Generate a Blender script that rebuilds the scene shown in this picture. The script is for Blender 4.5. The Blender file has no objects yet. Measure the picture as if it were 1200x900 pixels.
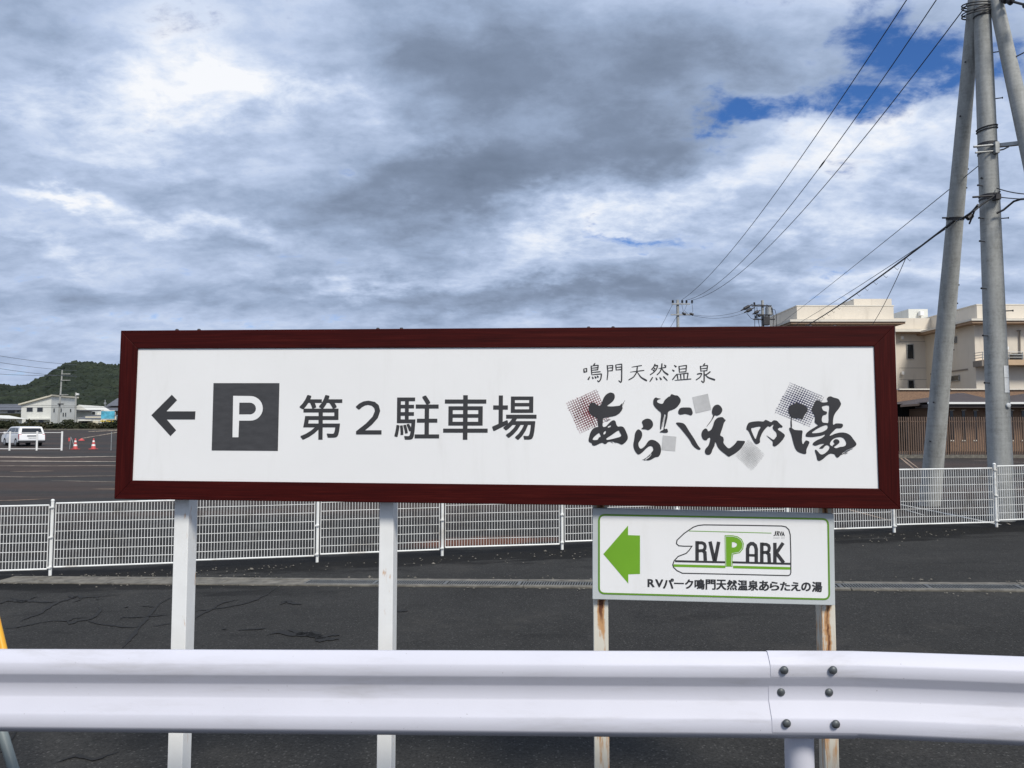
import bpy, bmesh, math, random
from math import radians as R, sin, cos, tan, pi, sqrt, atan2
from mathutils import Vector, Matrix, noise as mnoise
random.seed(7)
sc = bpy.context.scene
COL = sc.collection

# ------------------------------------------------------------------ camera
EYE = 1.75
F = 870.0
PITCH = math.atan(53 / F)
cam_d = bpy.data.cameras.new('camera')
cam_d.sensor_width = 36.0
cam_d.lens = 36.0 * F / 1200.0
cam_d.clip_start = 0.05
cam_d.clip_end = 6000
cam = bpy.data.objects.new('camera', cam_d)
COL.objects.link(cam)
cam.location = (0, 0, EYE)
cam.rotation_euler = (pi / 2 + PITCH, 0, 0)
sc.camera = cam

# ------------------------------------------------------------------ view
sc.view_settings.view_transform = 'Standard'
sc.view_settings.look = 'None'
sc.view_settings.exposure = 0.0
sc.view_settings.gamma = 1.0
sc.view_settings.use_curve_mapping = False
sc.cycles.use_denoising = True
sc.cycles.max_bounces = 6

# ------------------------------------------------------------------ sun
SUN_EL, SUN_AZ = R(46), R(154)      # azimuth measured from +Y towards +X; behind the camera, to its right
sd = bpy.data.lights.new('sun', 'SUN')
sd.energy = 3.7
sd.angle = R(14)
sd.color = (1.0, 0.945, 0.85)
so = bpy.data.objects.new('sun', sd)
COL.objects.link(so)
sdir = Vector((sin(SUN_AZ) * cos(SUN_EL), cos(SUN_AZ) * cos(SUN_EL), sin(SUN_EL)))
so.rotation_euler = sdir.to_track_quat('Z', 'Y').to_euler()
so.location = (0, 0, 40)


# ------------------------------------------------------------------ node helper
class NT:
    def __init__(s, tree):
        s.t = tree
        s.n = tree.nodes
        s.l = tree.links

    def node(s, kind, **kw):
        n = s.n.new(kind)
        for k, v in kw.items():
            setattr(n, k, v)
        return n

    def put(s, sock, v):
        if isinstance(v, bpy.types.NodeSocket):
            s.l.new(v, sock)
        elif v is not None:
            sock.default_value = v

    def m(s, op, a, b=None, c=None, clamp=False):
        n = s.node('ShaderNodeMath', operation=op, use_clamp=clamp)
        s.put(n.inputs[0], a)
        if b is not None: s.put(n.inputs[1], b)
        if c is not None: s.put(n.inputs[2], c)
        return n.outputs[0]

    def vm(s, op, a, b=None):
        n = s.node('ShaderNodeVectorMath', operation=op)
        s.put(n.inputs[0], a)
        if b is not None: s.put(n.inputs[1], b)
        return n.outputs[0]

    def comb(s, x, y, z=0.0):
        n = s.node('ShaderNodeCombineXYZ')
        s.put(n.inputs[0], x); s.put(n.inputs[1], y); s.put(n.inputs[2], z)
        return n.outputs[0]

    def sep(s, v):
        n = s.node('ShaderNodeSeparateXYZ')
        s.put(n.inputs[0], v)
        return n.outputs

    def noise(s, vec, scale, detail=4, rough=0.55, dist=0.0, color=False):
        n = s.node('ShaderNodeTexNoise')
        s.put(n.inputs['Vector'], vec)
        n.inputs['Scale'].default_value = scale
        n.inputs['Detail'].default_value = detail
        n.inputs['Roughness'].default_value = rough
        n.inputs['Distortion'].default_value = dist
        return n.outputs['Color'] if color else n.outputs[0]

    def mix(s, f, a, b):
        n = s.node('ShaderNodeMix', data_type='RGBA')
        s.put(n.inputs[0], f)
        for i, v in ((6, a), (7, b)):
            if isinstance(v, tuple) and len(v) == 3: v = (*v, 1)
            s.put(n.inputs[i], v)
        return n.outputs[2]

    def ramp(s, f, stops, interp='LINEAR'):
        n = s.node('ShaderNodeValToRGB')
        n.color_ramp.interpolation = interp
        e = n.color_ramp.elements
        while len(e) < len(stops): e.new(0.5)
        for el, (p, c) in zip(e, stops):
            el.position = p
            el.color = (*c, 1) if isinstance(c, tuple) else (c, c, c, 1)
        s.put(n.inputs[0], f)
        return n.outputs[0]

    def smooth(s, x, a, b):
        n = s.node('ShaderNodeMapRange', interpolation_type='SMOOTHSTEP')
        s.put(n.inputs[0], x)
        n.inputs[1].default_value = a; n.inputs[2].default_value = b
        n.inputs[3].default_value = 0; n.inputs[4].default_value = 1
        return n.outputs[0]


# ------------------------------------------------------------------ sky
world = bpy.data.worlds.new("World")
sc.world = world
world.use_nodes = True
w = NT(world.node_tree)
for n in list(w.n): w.n.remove(n)
SKY_S = 0.10
out = w.node('ShaderNodeOutputWorld')
bg = w.node('ShaderNodeBackground')
bg.inputs[1].default_value = SKY_S
w.l.new(bg.outputs[0], out.inputs[0])
sky = w.node('ShaderNodeTexSky', sky_type='NISHITA')
sky.sun_disc = False
sky.sun_elevation = SUN_EL
sky.sun_rotation = SUN_AZ
sky.air_density = 1.0
sky.dust_density = 0.6
sky.ozone_density = 2.0
d = w.node('ShaderNodeTexCoord').outputs['Generated']
dx, dy, dz = w.sep(d)
zz = w.m('ADD', w.m('MAXIMUM', dz, 0.0), 0.30)
pl = w.comb(w.m('DIVIDE', dx, zz), w.m('DIVIDE', dy, zz), 0.0)      # the cloud deck seen from below
ys = w.m('MAXIMUM', dy, 0.05)
u0 = w.m('DIVIDE', dx, ys)
v0 = w.m('DIVIDE', dz, ys)
wn = w.noise(pl, 1.7, 6, 0.62, color=True)
wx, wy, wz = w.sep(wn)
wn2 = w.noise(pl, 5.5, 5, 0.6, color=True)
wx2, wy2, wz2 = w.sep(wn2)
U = w.m('ADD', u0, w.m('ADD', w.m('MULTIPLY', w.m('SUBTRACT', wx, 0.5), 0.24), w.m('MULTIPLY', w.m('SUBTRACT', wx2, 0.5), 0.13)))
V = w.m('ADD', v0, w.m('ADD', w.m('MULTIPLY', w.m('SUBTRACT', wy, 0.5), 0.16), w.m('MULTIPLY', w.m('SUBTRACT', wy2, 0.5), 0.09)))
front = w.smooth(dy, 0.05, 0.3)


def blobs(lst):
    """cloud masses at their bearings: (px, py, half width, half height, tilt deg, weight)"""
    tot = None
    for (px, py, a, b, ang, wt) in lst:
        cu, cv = (px - 600) / F, (503 - py) / F
        a /= F; b /= F
        ca, sa = cos(R(ang)), sin(R(ang))
        p = w.m('SUBTRACT', U, cu)
        q = w.m('SUBTRACT', V, cv)
        x = w.m('DIVIDE', w.m('ADD', w.m('MULTIPLY', p, ca), w.m('MULTIPLY', q, sa)), a)
        y = w.m('DIVIDE', w.m('SUBTRACT', w.m('MULTIPLY', q, ca), w.m('MULTIPLY', p, sa)), b)
        r2 = w.m('ADD', w.m('MULTIPLY', x, x), w.m('MULTIPLY', y, y))
        g = w.m('MULTIPLY', w.m('EXPONENT', w.m('MULTIPLY', r2, -1.0)), wt)
        tot = g if tot is None else w.m('ADD', tot, g)
    return w.m('MULTIPLY', tot, front)


dark = blobs([(620, 45, 200, 60, 4, .7), (820, 40, 110, 35, 0, .3), (560, 95, 120, 45, 25, .4), (600, 195, 185, 55, 4, 1.0), (770, 155, 100, 40, -8, .7), (500, 215, 110, 30, 10, .45), (660, 100, 160, 50, 0, .25),
              (500, 60, 90, 60, 0, .25), (720, 95, 120, 40, 10, .35), (900, 80, 110, 60, 20, .12), (930, 285, 170, 26, 4, .55),
              (800, 350, 280, 28, 0, .5), (430, 260, 130, 35, -8, .4), (330, 235, 90, 25, -5, .2),
              (290, 290, 110, 14, 0, .35), (120, 335, 200, 25, 0, .4), (560, 345, 260, 30, 0, .65), (90, 40, 90, 30, 0, .2), (240, 210, 60, 20, 0, .2)])
lite = blobs([(170, 60, 75, 60, 0, .55), (285, 105, 90, 30, -12, .75), (60, 105, 110, 32, -8, .5), (660, 265, 120, 55, 15, .55),
              (730, 235, 100, 35, 10, .5), (70, 228, 75, 9, -8, 1.0), (230, 90, 60, 30, 0, .4), (340, 95, 60, 25, -15, .35), (130, 170, 120, 16, -5, .35), (40, 275, 80, 12, -12, .5), (230, 255, 100, 14, -5, .5),
              (420, 320, 120, 14, 3, .55), (1060, 130, 110, 25, 4, .6), (1000, 170, 120, 40, 10, .45), (850, 200, 90, 30, 15, .4), (960, 245, 120, 22, 8, .45),
              (500, 165, 50, 30, 20, .25), (620, 330, 80, 12, 0, .4), (1150, 210, 90, 60, 0, .3), (1080, 320, 140, 14, 0, .4), (900, 310, 60, 12, 0, .4), (210, 140, 90, 25, 0, .3)])
blue = blobs([(1085, 60, 90, 55, 10, 1.25), (1010, 15, 45, 30, 0, 1.1), (975, 100, 80, 24, 12, 1.0), (828, 120, 48, 28, 0, 1.45), (885, 112, 45, 18, 0, .9), (740, 268, 60, 16, 0, .75), (690, 262, 30, 12, 0, .6),
              (880, 160, 60, 12, 10, .55), (188, 132, 22, 8, 0, .6), (30, 20, 100, 28, 0, .35), (750, 270, 50, 10, 0, .5), (1190, 40, 30, 60, 0, .5), (640, 215, 20, 8, 0, .3), (70, 280, 20, 6, 0, .5)])
n1 = w.noise(pl, 1.2, 9, 0.58, 0.25)
n2 = w.noise(w.comb(w.m('MULTIPLY', w.m('DIVIDE', dx, zz), 0.9), w.m('MULTIPLY', w.m('DIVIDE', dy, zz), 1.5), 3.0), 3.6, 8, 0.58, 0.3)
s_ = w.m('ADD', 0.59, w.m('MULTIPLY', w.m('SUBTRACT', n1, 0.5), .62))
calm = w.m('MAXIMUM', w.m('SUBTRACT', 1.0, w.m('MULTIPLY', dark, .55)), .3)
s_ = w.m('ADD', s_, w.m('MULTIPLY', w.m('MULTIPLY', w.m('SUBTRACT', n2, 0.5), .85), calm))
n3 = w.noise(w.comb(w.m('MULTIPLY', w.m('DIVIDE', dx, zz), 1.0), w.m('MULTIPLY', w.m('DIVIDE', dy, zz), 1.25), 7.0), 9.5, 7, 0.62, 0.2)
s_ = w.m('ADD', s_, w.m('MULTIPLY', w.m('MULTIPLY', w.m('SUBTRACT', n3, 0.5), 1.05), w.m('ADD', .22, w.m('MULTIPLY', w.m('MINIMUM', w.m('ADD', lite, .3), 1.0), calm))))
s_ = w.m('ADD', s_, w.m('MULTIPLY', lite, 0.42))
s_ = w.m('SUBTRACT', s_, w.m('MULTIPLY', dark, 0.40))
s_ = w.m('MAXIMUM', s_, 0.0)
K = 1.0 / SKY_S
cl = w.ramp(s_, [(0.0, (.155, .20, .285)), (0.22, (.22, .28, .395)), (0.42, (.34, .43, .60)), (0.62, (.50, .60, .80)), (0.8, (.70, .78, .93)), (1.0, (.93, .95, .99))])
clv = w.vm('MULTIPLY', cl, (K, K, K))
b_ = w.m('ADD', w.m('SUBTRACT', blue, w.m('ADD', w.m('MULTIPLY', dark, .5), w.m('MULTIPLY', lite, .35))), w.m('MULTIPLY', w.m('SUBTRACT', n2, 0.50), 2.0))
b_ = w.smooth(w.m('ADD', b_, w.m('MULTIPLY', w.m('SUBTRACT', n3, 0.5), 3.8)), 0.28, 1.45)
skyc = w.vm('MULTIPLY', sky.outputs[0], (0.42, 0.74, 1.22))
skymix = w.mix(b_, clv, skyc)
# the air near the horizon: a pale blue veil in front of the clouds
hz = w.m('MULTIPLY', w.m('EXPONENT', w.m('MULTIPLY', w.m('MAXIMUM', dz, 0.0), -13.0)), 0.45)
skymix = w.mix(hz, skymix, (.35 * K, .43 * K, .62 * K, 1))
w.l.new(skymix, bg.inputs[0])


# ------------------------------------------------------------------ pixel <-> place
def ray(px, py):
    u, v = (px - 600) / F, (450 - py) / F
    return Vector((u, cos(PITCH) - v * sin(PITCH), sin(PITCH) + v * cos(PITCH)))


def P(px, py, Y):
    r = ray(px, py)
    return Vector((0, 0, EYE)) + r * (Y / r.y)


def clamp(x, a, b): return max(a, min(b, x))


def gz(X, Y):
    near = -.29 + .029 * clamp(X, -14, 14)
    t = clamp((Y - 13) / 29.0, 0, 1)
    z = near * (1 - t) + .44 * t
    z += 1.2 * clamp((Y - 54) / 56.0, 0, 1)
    return z


def G(px, py, dz=0.0):
    r = ray(px, py)
    lo, hi = 1.0, 900.0
    for _ in range(60):
        mid = (lo + hi) / 2
        p = Vector((0, 0, EYE)) + r * (mid / r.y)
        if p.z > gz(p.x, p.y) + dz: lo = mid
        else: hi = mid
    p = Vector((0, 0, EYE)) + r * (lo / r.y)
    p.z = gz(p.x, p.y) + dz
    return p


_a, _b = G(65, 680), G(1200, 688.5)
_k = (_b.y - _a.y) / (_b.x - _a.x)
GUT = (-_k, -(_a.y - _k * _a.x))

# ------------------------------------------------------------------ mesh helpers
class MB:
    def __init__(s): s.v = []; s.f = []; s.sm = False

    def add(s, vs, fs):
        o = len(s.v)
        s.v += [tuple(v) for v in vs]
        s.f += [tuple(i + o for i in f) for f in fs]
        return s

    def box(s, c, size, rot=None, top=None):
        hx, hy, hz = size[0] / 2, size[1] / 2, size[2] / 2
        tx, ty = (top if top else (1, 1))
        vs = [Vector((x * hx * (tx if z > 0 else 1), y * hy * (ty if z > 0 else 1), z * hz)) for z in (-1, 1) for y in (-1, 1) for x in (-1, 1)]
        if rot is not None: vs = [rot @ v for v in vs]
        c = Vector(c)
        return s.add([v + c for v in vs], [(0, 2, 3, 1), (4, 5, 7, 6), (0, 1, 5, 4), (2, 6, 7, 3), (0, 4, 6, 2), (1, 3, 7, 5)])

    def hexa(s, q):
        """eight corners: four of the front (ccw seen from the front), four of the back"""
        return s.add(q, [(0, 1, 2, 3), (7, 6, 5, 4), (4, 5, 1, 0), (5, 6, 2, 1), (6, 7, 3, 2), (7, 4, 0, 3)])

    def bar(s, a, b, wd, hd=None, up=(0, 0, 1)):
        a, b = Vector(a), Vector(b)
        hd = hd or wd
        t = (b - a).normalized()
        up = Vector(up)
        if abs(t.dot(up)) > .97: up = Vector((0, 1, 0))
        sx = t.cross(up).normalized()
        uy = sx.cross(t)
        q = []
        for p in (a, b):
            for i, j in ((-1, -1), (1, -1), (1, 1), (-1, 1)):
                q.append(p + sx * wd / 2 * i + uy * hd / 2 * j)
        return s.add(q, [(0, 1, 2, 3), (7, 6, 5, 4), (0, 4, 5, 1), (1, 5, 6, 2), (2, 6, 7, 3), (3, 7, 4, 0)])

    def tube(s, pts, rad, n=8, caps=True):
        pts = [Vector(p) for p in pts]
        if not isinstance(rad, (list, tuple)): rad = [rad] * len(pts)
        rings = []
        prev = None
        for i, p in enumerate(pts):
            t = (pts[min(i + 1, len(pts) - 1)] - pts[max(i - 1, 0)]).normalized()
            if prev is None:
                up = Vector((0, 0, 1)) if abs(t.z) < .9 else Vector((0, 1, 0))
                sx = t.cross(up).normalized()
            else:
                sx = (prev - t * prev.dot(t)).normalized()
            prev = sx
            uy = t.cross(sx)
            rings.append([p + (sx * cos(2 * pi * k / n) + uy * sin(2 * pi * k / n)) * rad[i] for k in range(n)])
        vs = [v for r in rings for v in r]
        fs = []
        for i in range(len(rings) - 1):
            for k in range(n):
                k2 = (k + 1) % n
                fs.append((i * n + k, i * n + k2, (i + 1) * n + k2, (i + 1) * n + k))
        if caps:
            fs.append(tuple(range(n - 1, -1, -1)))
            fs.append(tuple((len(rings) - 1) * n + k for k in range(n)))
        return s.add(vs, fs)

    def lathe(s, base, prof, n=16, axis=(0, 0, 1)):
        """prof: (radius, height) along the axis"""
        ax = Vector(axis).normalized()
        return s.tube([Vector(base) + ax * h for r, h in prof], [max(r, 1e-4) for r, h in prof], n)

    def prism(s, poly, ext):
        """poly: 3D points of one face; ext: vector"""
        n = len(poly)
        ext = Vector(ext)
        vs = [Vector(p) for p in poly] + [Vector(p) + ext for p in poly]
        fs = [tuple(range(n)), tuple(range(2 * n - 1, n - 1, -1))]
        for i in range(n):
            j = (i + 1) % n
            fs.append((i, i + n, j + n, j))
        return s.add(vs, fs)

    def mesh(s, name):
        me = bpy.data.meshes.new(name)
        me.from_pydata(s.v, [], s.f)
        bm = bmesh.new(); bm.from_mesh(me)
        bmesh.ops.recalc_face_normals(bm, faces=bm.faces)
        bm.to_mesh(me); bm.free()
        return me

    def build(s, name, mat, parent=None, smooth=False, bevel=0, kind=None, mesh=None):
        me = mesh or s.mesh(name)
        if not me.materials:
            for m_ in (mat if isinstance(mat, list) else [mat]): me.materials.append(m_)
        o = bpy.data.objects.new(name, me)
        COL.objects.link(o)
        if parent is not None:
            o.parent = parent
            o.matrix_parent_inverse = Matrix.Identity(4)
            if parent.type == 'EMPTY' or parent.location.length > 0:
                # vertices are given in place; keep them there
                o.matrix_parent_inverse = world_of(parent).inverted()
        if smooth:
            me.polygons.foreach_set('use_smooth', [True] * len(me.polygons))
            me.update()
            if smooth == 'auto':
                try: me.set_sharp_from_angle(angle=R(35))
                except Exception: pass
        if bevel:
            b = o.modifiers.new('bevel', 'BEVEL'); b.width = bevel; b.segments = 2; b.limit_method = 'ANGLE'; b.angle_limit = R(40)
        if kind: o['kind'] = kind
        return o


def world_of(o):
    mtx = o.matrix_basis.copy()
    p = o
    while p.parent:
        mtx = p.parent.matrix_basis @ p.matrix_parent_inverse @ mtx
        p = p.parent
    return mtx


def thing(name, label, cat, loc=(0, 0, 0), group=None):
    o = bpy.data.objects.new(name, None)
    COL.objects.link(o)
    o.location = loc
    o.empty_display_size = .2
    o['label'] = label; o['category'] = cat
    if group: o['group'] = group
    return o


def tag(o, label, cat, group=None):
    o['label'] = label; o['category'] = cat
    if group: o['group'] = group
    return o


# ------------------------------------------------------------------ materials
def mat(name, col, rough=.6, metal=0.0, var=0.0, vscale=3.0, bump=0.0, bscale=40.0, spec=.5, stretch=None, detail=6, emis=None):
    m_ = bpy.data.materials.new(name)
    m_.use_nodes = True
    t = NT(m_.node_tree)
    b = t.n['Principled BSDF']
    b.inputs['Roughness'].default_value = rough
    b.inputs['Metallic'].default_value = metal
    b.inputs['Specular IOR Level'].default_value = spec
    co = t.node('ShaderNodeTexCoord').outputs['Object']
    if stretch:
        co = t.vm('MULTIPLY', co, stretch)
    n = t.noise(co, vscale, detail, .6)
    if var:
        lo = tuple(c * (1 - var) for c in col); hi = tuple(min(1, c * (1 + var)) for c in col)
        t.l.new(t.ramp(n, [(.3, lo), (.7, hi)]), b.inputs['Base Color'])
        t.l.new(t.m('ADD', rough - .1 * var * 2, t.m('MULTIPLY', n, .2 * var * 2)), b.inputs['Roughness'])
    else:
        t.l.new(t.ramp(n, [(.3, tuple(c * .97 for c in col)), (.7, tuple(min(1, c * 1.03) for c in col))]), b.inputs['Base Color'])
    if bump:
        bn = t.node('ShaderNodeBump')
        bn.inputs['Strength'].default_value = bump
        bn.inputs['Distance'].default_value = .01
        t.l.new(t.noise(co, bscale, 5, .6), bn.inputs['Height'])
        t.l.new(bn.outputs[0], b.inputs['Normal'])
    return m_


M = {}
M['white'] = mat('white_paint', (.78, .78, .76), .4, var=.05, vscale=6)
M['fence_white'] = mat('fence_white_coating', (.76, .77, .75), .38, var=.10, vscale=2.5)
M['panel_white'] = mat('sign_panel_white', (.80, .80, .795), .42, var=.025, vscale=1.2, bump=.02, bscale=300)
M['ink'] = mat('dark_ink', (.028, .028, .031), .5, var=.15, vscale=8)
M['ink_box'] = mat('charcoal_vinyl', (.05, .05, .053), .5, var=.18, vscale=9, stretch=(2, 1, 6))
M['kanji'] = mat('charcoal_lettering', (.035, .035, .037), .5)
M['red_ink'] = mat('red_ink', (.16, .02, .03), .5, var=.5, vscale=14)
M['navy_ink'] = mat('navy_ink', (.035, .035, .10), .5, var=.4, vscale=14)
M['grey_ink'] = mat('pale_grey_ink', (.50, .50, .50), .5, var=.1, vscale=20)
M['grey_line'] = mat('grey_line_ink', (.27, .27, .27), .5)
M['green'] = mat('green_print', (.155, .36, .018), .45, var=.05, vscale=6)
M['green_dark'] = mat('olive_green_print', (.12, .27, .02), .45)
M['frame_alu'] = mat('grey_sign_edge', (.50, .53, .53), .45, var=.08)
M['rail'] = mat('rail_white', (.555, .558, .625), .5, spec=.3, var=.03, vscale=2.0, bump=.03, bscale=220)


def grime(m_, col, lo, hi, amt, stretch, scale=1.0, speck=0.0):
    """weathering laid over a finished paint: dusty streaks and a few chips"""
    t = NT(m_.node_tree); b = t.n['Principled BSDF']
    src = b.inputs['Base Color'].links[0].from_socket
    g = t.node('ShaderNodeTexCoord').outputs['Object']
    n = t.noise(t.vm('MULTIPLY', g, stretch), scale, 7, .68, .3)
    c = t.mix(t.m('MULTIPLY', t.smooth(n, lo, hi), amt), src, (*col, 1))
    if speck:
        v = t.noise(g, 75, 2, .5)
        c = t.mix(t.m('MULTIPLY', t.smooth(v, .74, .80), speck), c, (.09, .07, .05, 1))
    t.l.new(c, b.inputs['Base Color'])


M['bolt'] = mat('zinc_bolt', (.10, .11, .115), .5, metal=.5, var=.3, vscale=60)
M['dark_metal'] = mat('dark_hardware', (.035, .035, .04), .6, metal=.3, var=.3)
M['galv'] = mat('galvanised_steel', (.35, .36, .36), .5, metal=.6, var=.2, vscale=10)
M['wire'] = mat('cable_black', (.02, .02, .024), .6)
M['wire_grey'] = mat('cable_grey', (.12, .13, .15), .6)
M['yellow'] = mat('yellow_paint', (.72, .36, .02), .45, var=.1)
M['grey_pipe'] = mat('grey_green_pipe', (.16, .19, .19), .5, var=.15)
M['gutter'] = mat('gutter_concrete', (.135, .125, .105), .9, var=.45, vscale=7, bump=.3, bscale=60)
M['grate'] = mat('steel_grate', (.20, .205, .20), .5, metal=.6, var=.3, vscale=12)
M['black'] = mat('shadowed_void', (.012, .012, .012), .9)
M['beige'] = mat('beige_render', (.66, .60, .51), .85, var=.05, vscale=.5, bump=.1, bscale=12)
M['beige_top'] = mat('cream_coping', (.68, .64, .56), .8, var=.04)
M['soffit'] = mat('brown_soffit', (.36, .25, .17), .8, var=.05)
M['orange_slab'] = mat('tan_balcony_slab', (.50, .36, .23), .8, var=.05)
M['joint'] = mat('wall_joint', (.24, .21, .18), .9)
M['glass'] = mat('window_glass', (.02, .022, .024), .12, spec=.6)
M['roof_dark'] = mat('dark_brown_roof', (.055, .040, .036), .6, var=.15)
M['louver'] = mat('brown_louver', (.13, .085, .06), .5, var=.12)
M['soil'] = mat('soil', (.09, .085, .06), .95, var=.3, vscale=.3)
M['tar'] = mat('crack_shadow', (.008, .008, .008), .95)
M['line_paint'] = mat('worn_line_paint', (.40, .34, .27), .8, var=.5, vscale=4)
M['line_orange'] = mat('worn_orange_line', (.25, .18, .13), .8, var=.5, vscale=4)
M['line_white'] = mat('worn_white_line', (.42, .42, .40), .8, var=.4, vscale=4)
M['car_white'] = mat('car_white', (.78, .79, .80), .18, spec=.6)
M['tyre'] = mat('tyre', (.02, .02, .02), .85)
M['rim'] = mat('wheel_rim', (.45, .46, .47), .35, metal=.6)
M['tail'] = mat('tail_lamp', (.35, .02, .02), .2)
M['trim'] = mat('black_trim', (.03, .03, .032), .5)
M['cone'] = mat('cone_red', (.52, .085, .08), .45)
M['wall_white'] = mat('white_siding', (.66, .66, .61), .8, var=.04)
M['tile_roof'] = mat('grey_tile_roof', (.10, .105, .12), .6, var=.2, vscale=2)
M['cream'] = mat('cream_wall', (.60, .56, .45), .8, var=.05)
M['cyan'] = mat('billboard_cyan', (.09, .38, .52), .5, var=.4, vscale=1.4)
M['yellow_print'] = mat('billboard_yellow', (.80, .60, .05), .5)
M['red_print'] = mat('billboard_red', (.6, .06, .04), .5)
M['plate'] = mat('pole_plate', (.72, .73, .72), .4, var=.1, vscale=15)


grime(M['fence_white'], (.36, .32, .27), .52, .70, .6, (2, 2, 2), 1.0)
grime(M['rail'], (.34, .33, .33), .50, .74, .42, (1.2, 3, 9), 1.0, .55)
grime(M['panel_white'], (.58, .57, .54), .52, .76, .28, (6, 6, .8), 1.0)
grime(M['beige'], (.40, .36, .30), .52, .72, .45, (1.3, 1.3, .16), 1.0)
grime(M['beige_top'], (.45, .41, .35), .52, .72, .4, (1.3, 1.3, .3), 1.0)
grime(M['wall_white'], (.42, .41, .37), .50, .74, .4, (.9, .9, .2), 1.0)


def wood_mat():
    m_ = bpy.data.materials.new('mahogany_laminate'); m_.use_nodes = True
    t = NT(m_.node_tree); b = t.n['Principled BSDF']
    co = t.node('ShaderNodeTexCoord').outputs['Object']
    n = t.noise(t.vm('MULTIPLY', co, (1.6, 8, 70)), 2.2, 6, .65, .6)
    n2 = t.noise(t.vm('MULTIPLY', co, (.5, 3, 14)), 3, 3, .5)
    f = t.m('ADD', t.m('MULTIPLY', n, .7), t.m('MULTIPLY', n2, .3))
    t.l.new(t.ramp(f, [(.33, (.020, .0015, .0013)), (.55, (.044, .0036, .0028)), (.72, (.074, .010, .007))]), b.inputs['Base Color'])
    b.inputs['Roughness'].default_value = .5
    b.inputs['Specular IOR Level'].default_value = .12
    bn = t.node('ShaderNodeBump'); bn.inputs['Strength'].default_value = .12; bn.inputs['Distance'].default_value = .004
    t.l.new(n, bn.inputs['Height']); t.l.new(bn.outputs[0], b.inputs['Normal'])
    return m_


M['wood'] = wood_mat()


def wood_v():
    m_ = M['wood'].copy(); m_.name = 'mahogany_laminate_upright'
    for n in m_.node_tree.nodes:
        if n.type == 'VECT_MATH':
            v = n.inputs[1].default_value
            n.inputs[1].default_value = (v[2] if v[0] > 1 else 5, v[1], v[0])
    return m_


def rust_mat(name, amount, streak, base=(.70, .69, .64), seed=0.0, top=None, run=None):
    """white paint with rust: amount = how much of it has flaked"""
    m_ = bpy.data.materials.new(name); m_.use_nodes = True
    t = NT(m_.node_tree); b = t.n['Principled BSDF']
    g = t.node('ShaderNodeTexCoord').outputs['Object']
    co = t.vm('ADD', g, (seed, seed, seed))
    n = t.noise(t.vm('MULTIPLY', co, (38, 38, streak)), 1.0, 6, .62, .4)
    n2 = t.noise(t.vm('MULTIPLY', co, (12, 12, 3.2)), 1.0, 4, .6)
    n3 = t.noise(co, 9, 4, .6)
    f = t.m('ADD', t.m('MULTIPLY', n, .62), t.m('MULTIPLY', n2, .38))
    if top:
        z = t.sep(g)[2]
        # wear is heaviest where water runs from under the sign above
        f = t.m('ADD', f, t.m('MULTIPLY', t.smooth(z, top[0], top[1]), top[2]))
    if run:
        # a rust run with its own place: x, half width, from z, to z, strength
        x = t.sep(g)[0]
        z = t.sep(g)[2]
        wob = t.m('MULTIPLY', t.m('SUBTRACT', t.noise(t.vm('MULTIPLY', g, (3, 3, 14)), 1.0, 3), .5), run[1] * 3)
        q = t.m('DIVIDE', t.m('SUBTRACT', t.m('ADD', x, wob), run[0]), run[1])
        gg = t.m('EXPONENT', t.m('MULTIPLY', t.m('MULTIPLY', q, q), -1))
        f = t.m('ADD', f, t.m('MULTIPLY', t.m('MULTIPLY', gg, run[4]), t.smooth(z, run[2], run[3])))
    mask = t.smooth(f, 1 - amount - .03, 1 - amount + .08)
    core = t.smooth(f, 1 - amount + .10, 1 - amount + .24)
    col = t.mix(t.m('MULTIPLY', mask, .9), t.ramp(n3, [(.3, tuple(c * .93 for c in base)), (.7, base)]), (.52, .26, .09, 1))
    col = t.mix(core, col, (.13, .045, .018, 1))
    t.l.new(col, b.inputs['Base Color'])
    t.l.new(t.m('ADD', .42, t.m('MULTIPLY', mask, .4)), b.inputs['Roughness'])
    bn = t.node('ShaderNodeBump'); bn.inputs['Strength'].default_value = .3; bn.inputs['Distance'].default_value = .002
    t.l.new(t.m('MULTIPLY', mask, -1), bn.inputs['Height']); t.l.new(bn.outputs[0], b.inputs['Normal'])
    return m_


M['post_a'] = rust_mat('white_post_paint', .395, 9, (.83, .835, .82))
M['post_rust'] = rust_mat('rusty_post_paint', .46, 4, (.70, .67, .58), 3.3, None, (.437, .017, .62, .95, .32))
M['post_rust2'] = rust_mat('rusty_post_paint_right', .47, 4, (.70, .66, .56), 7.7, None, (1.497, .011, .40, .75, .26))


GSL, GIC = GUT


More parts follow.
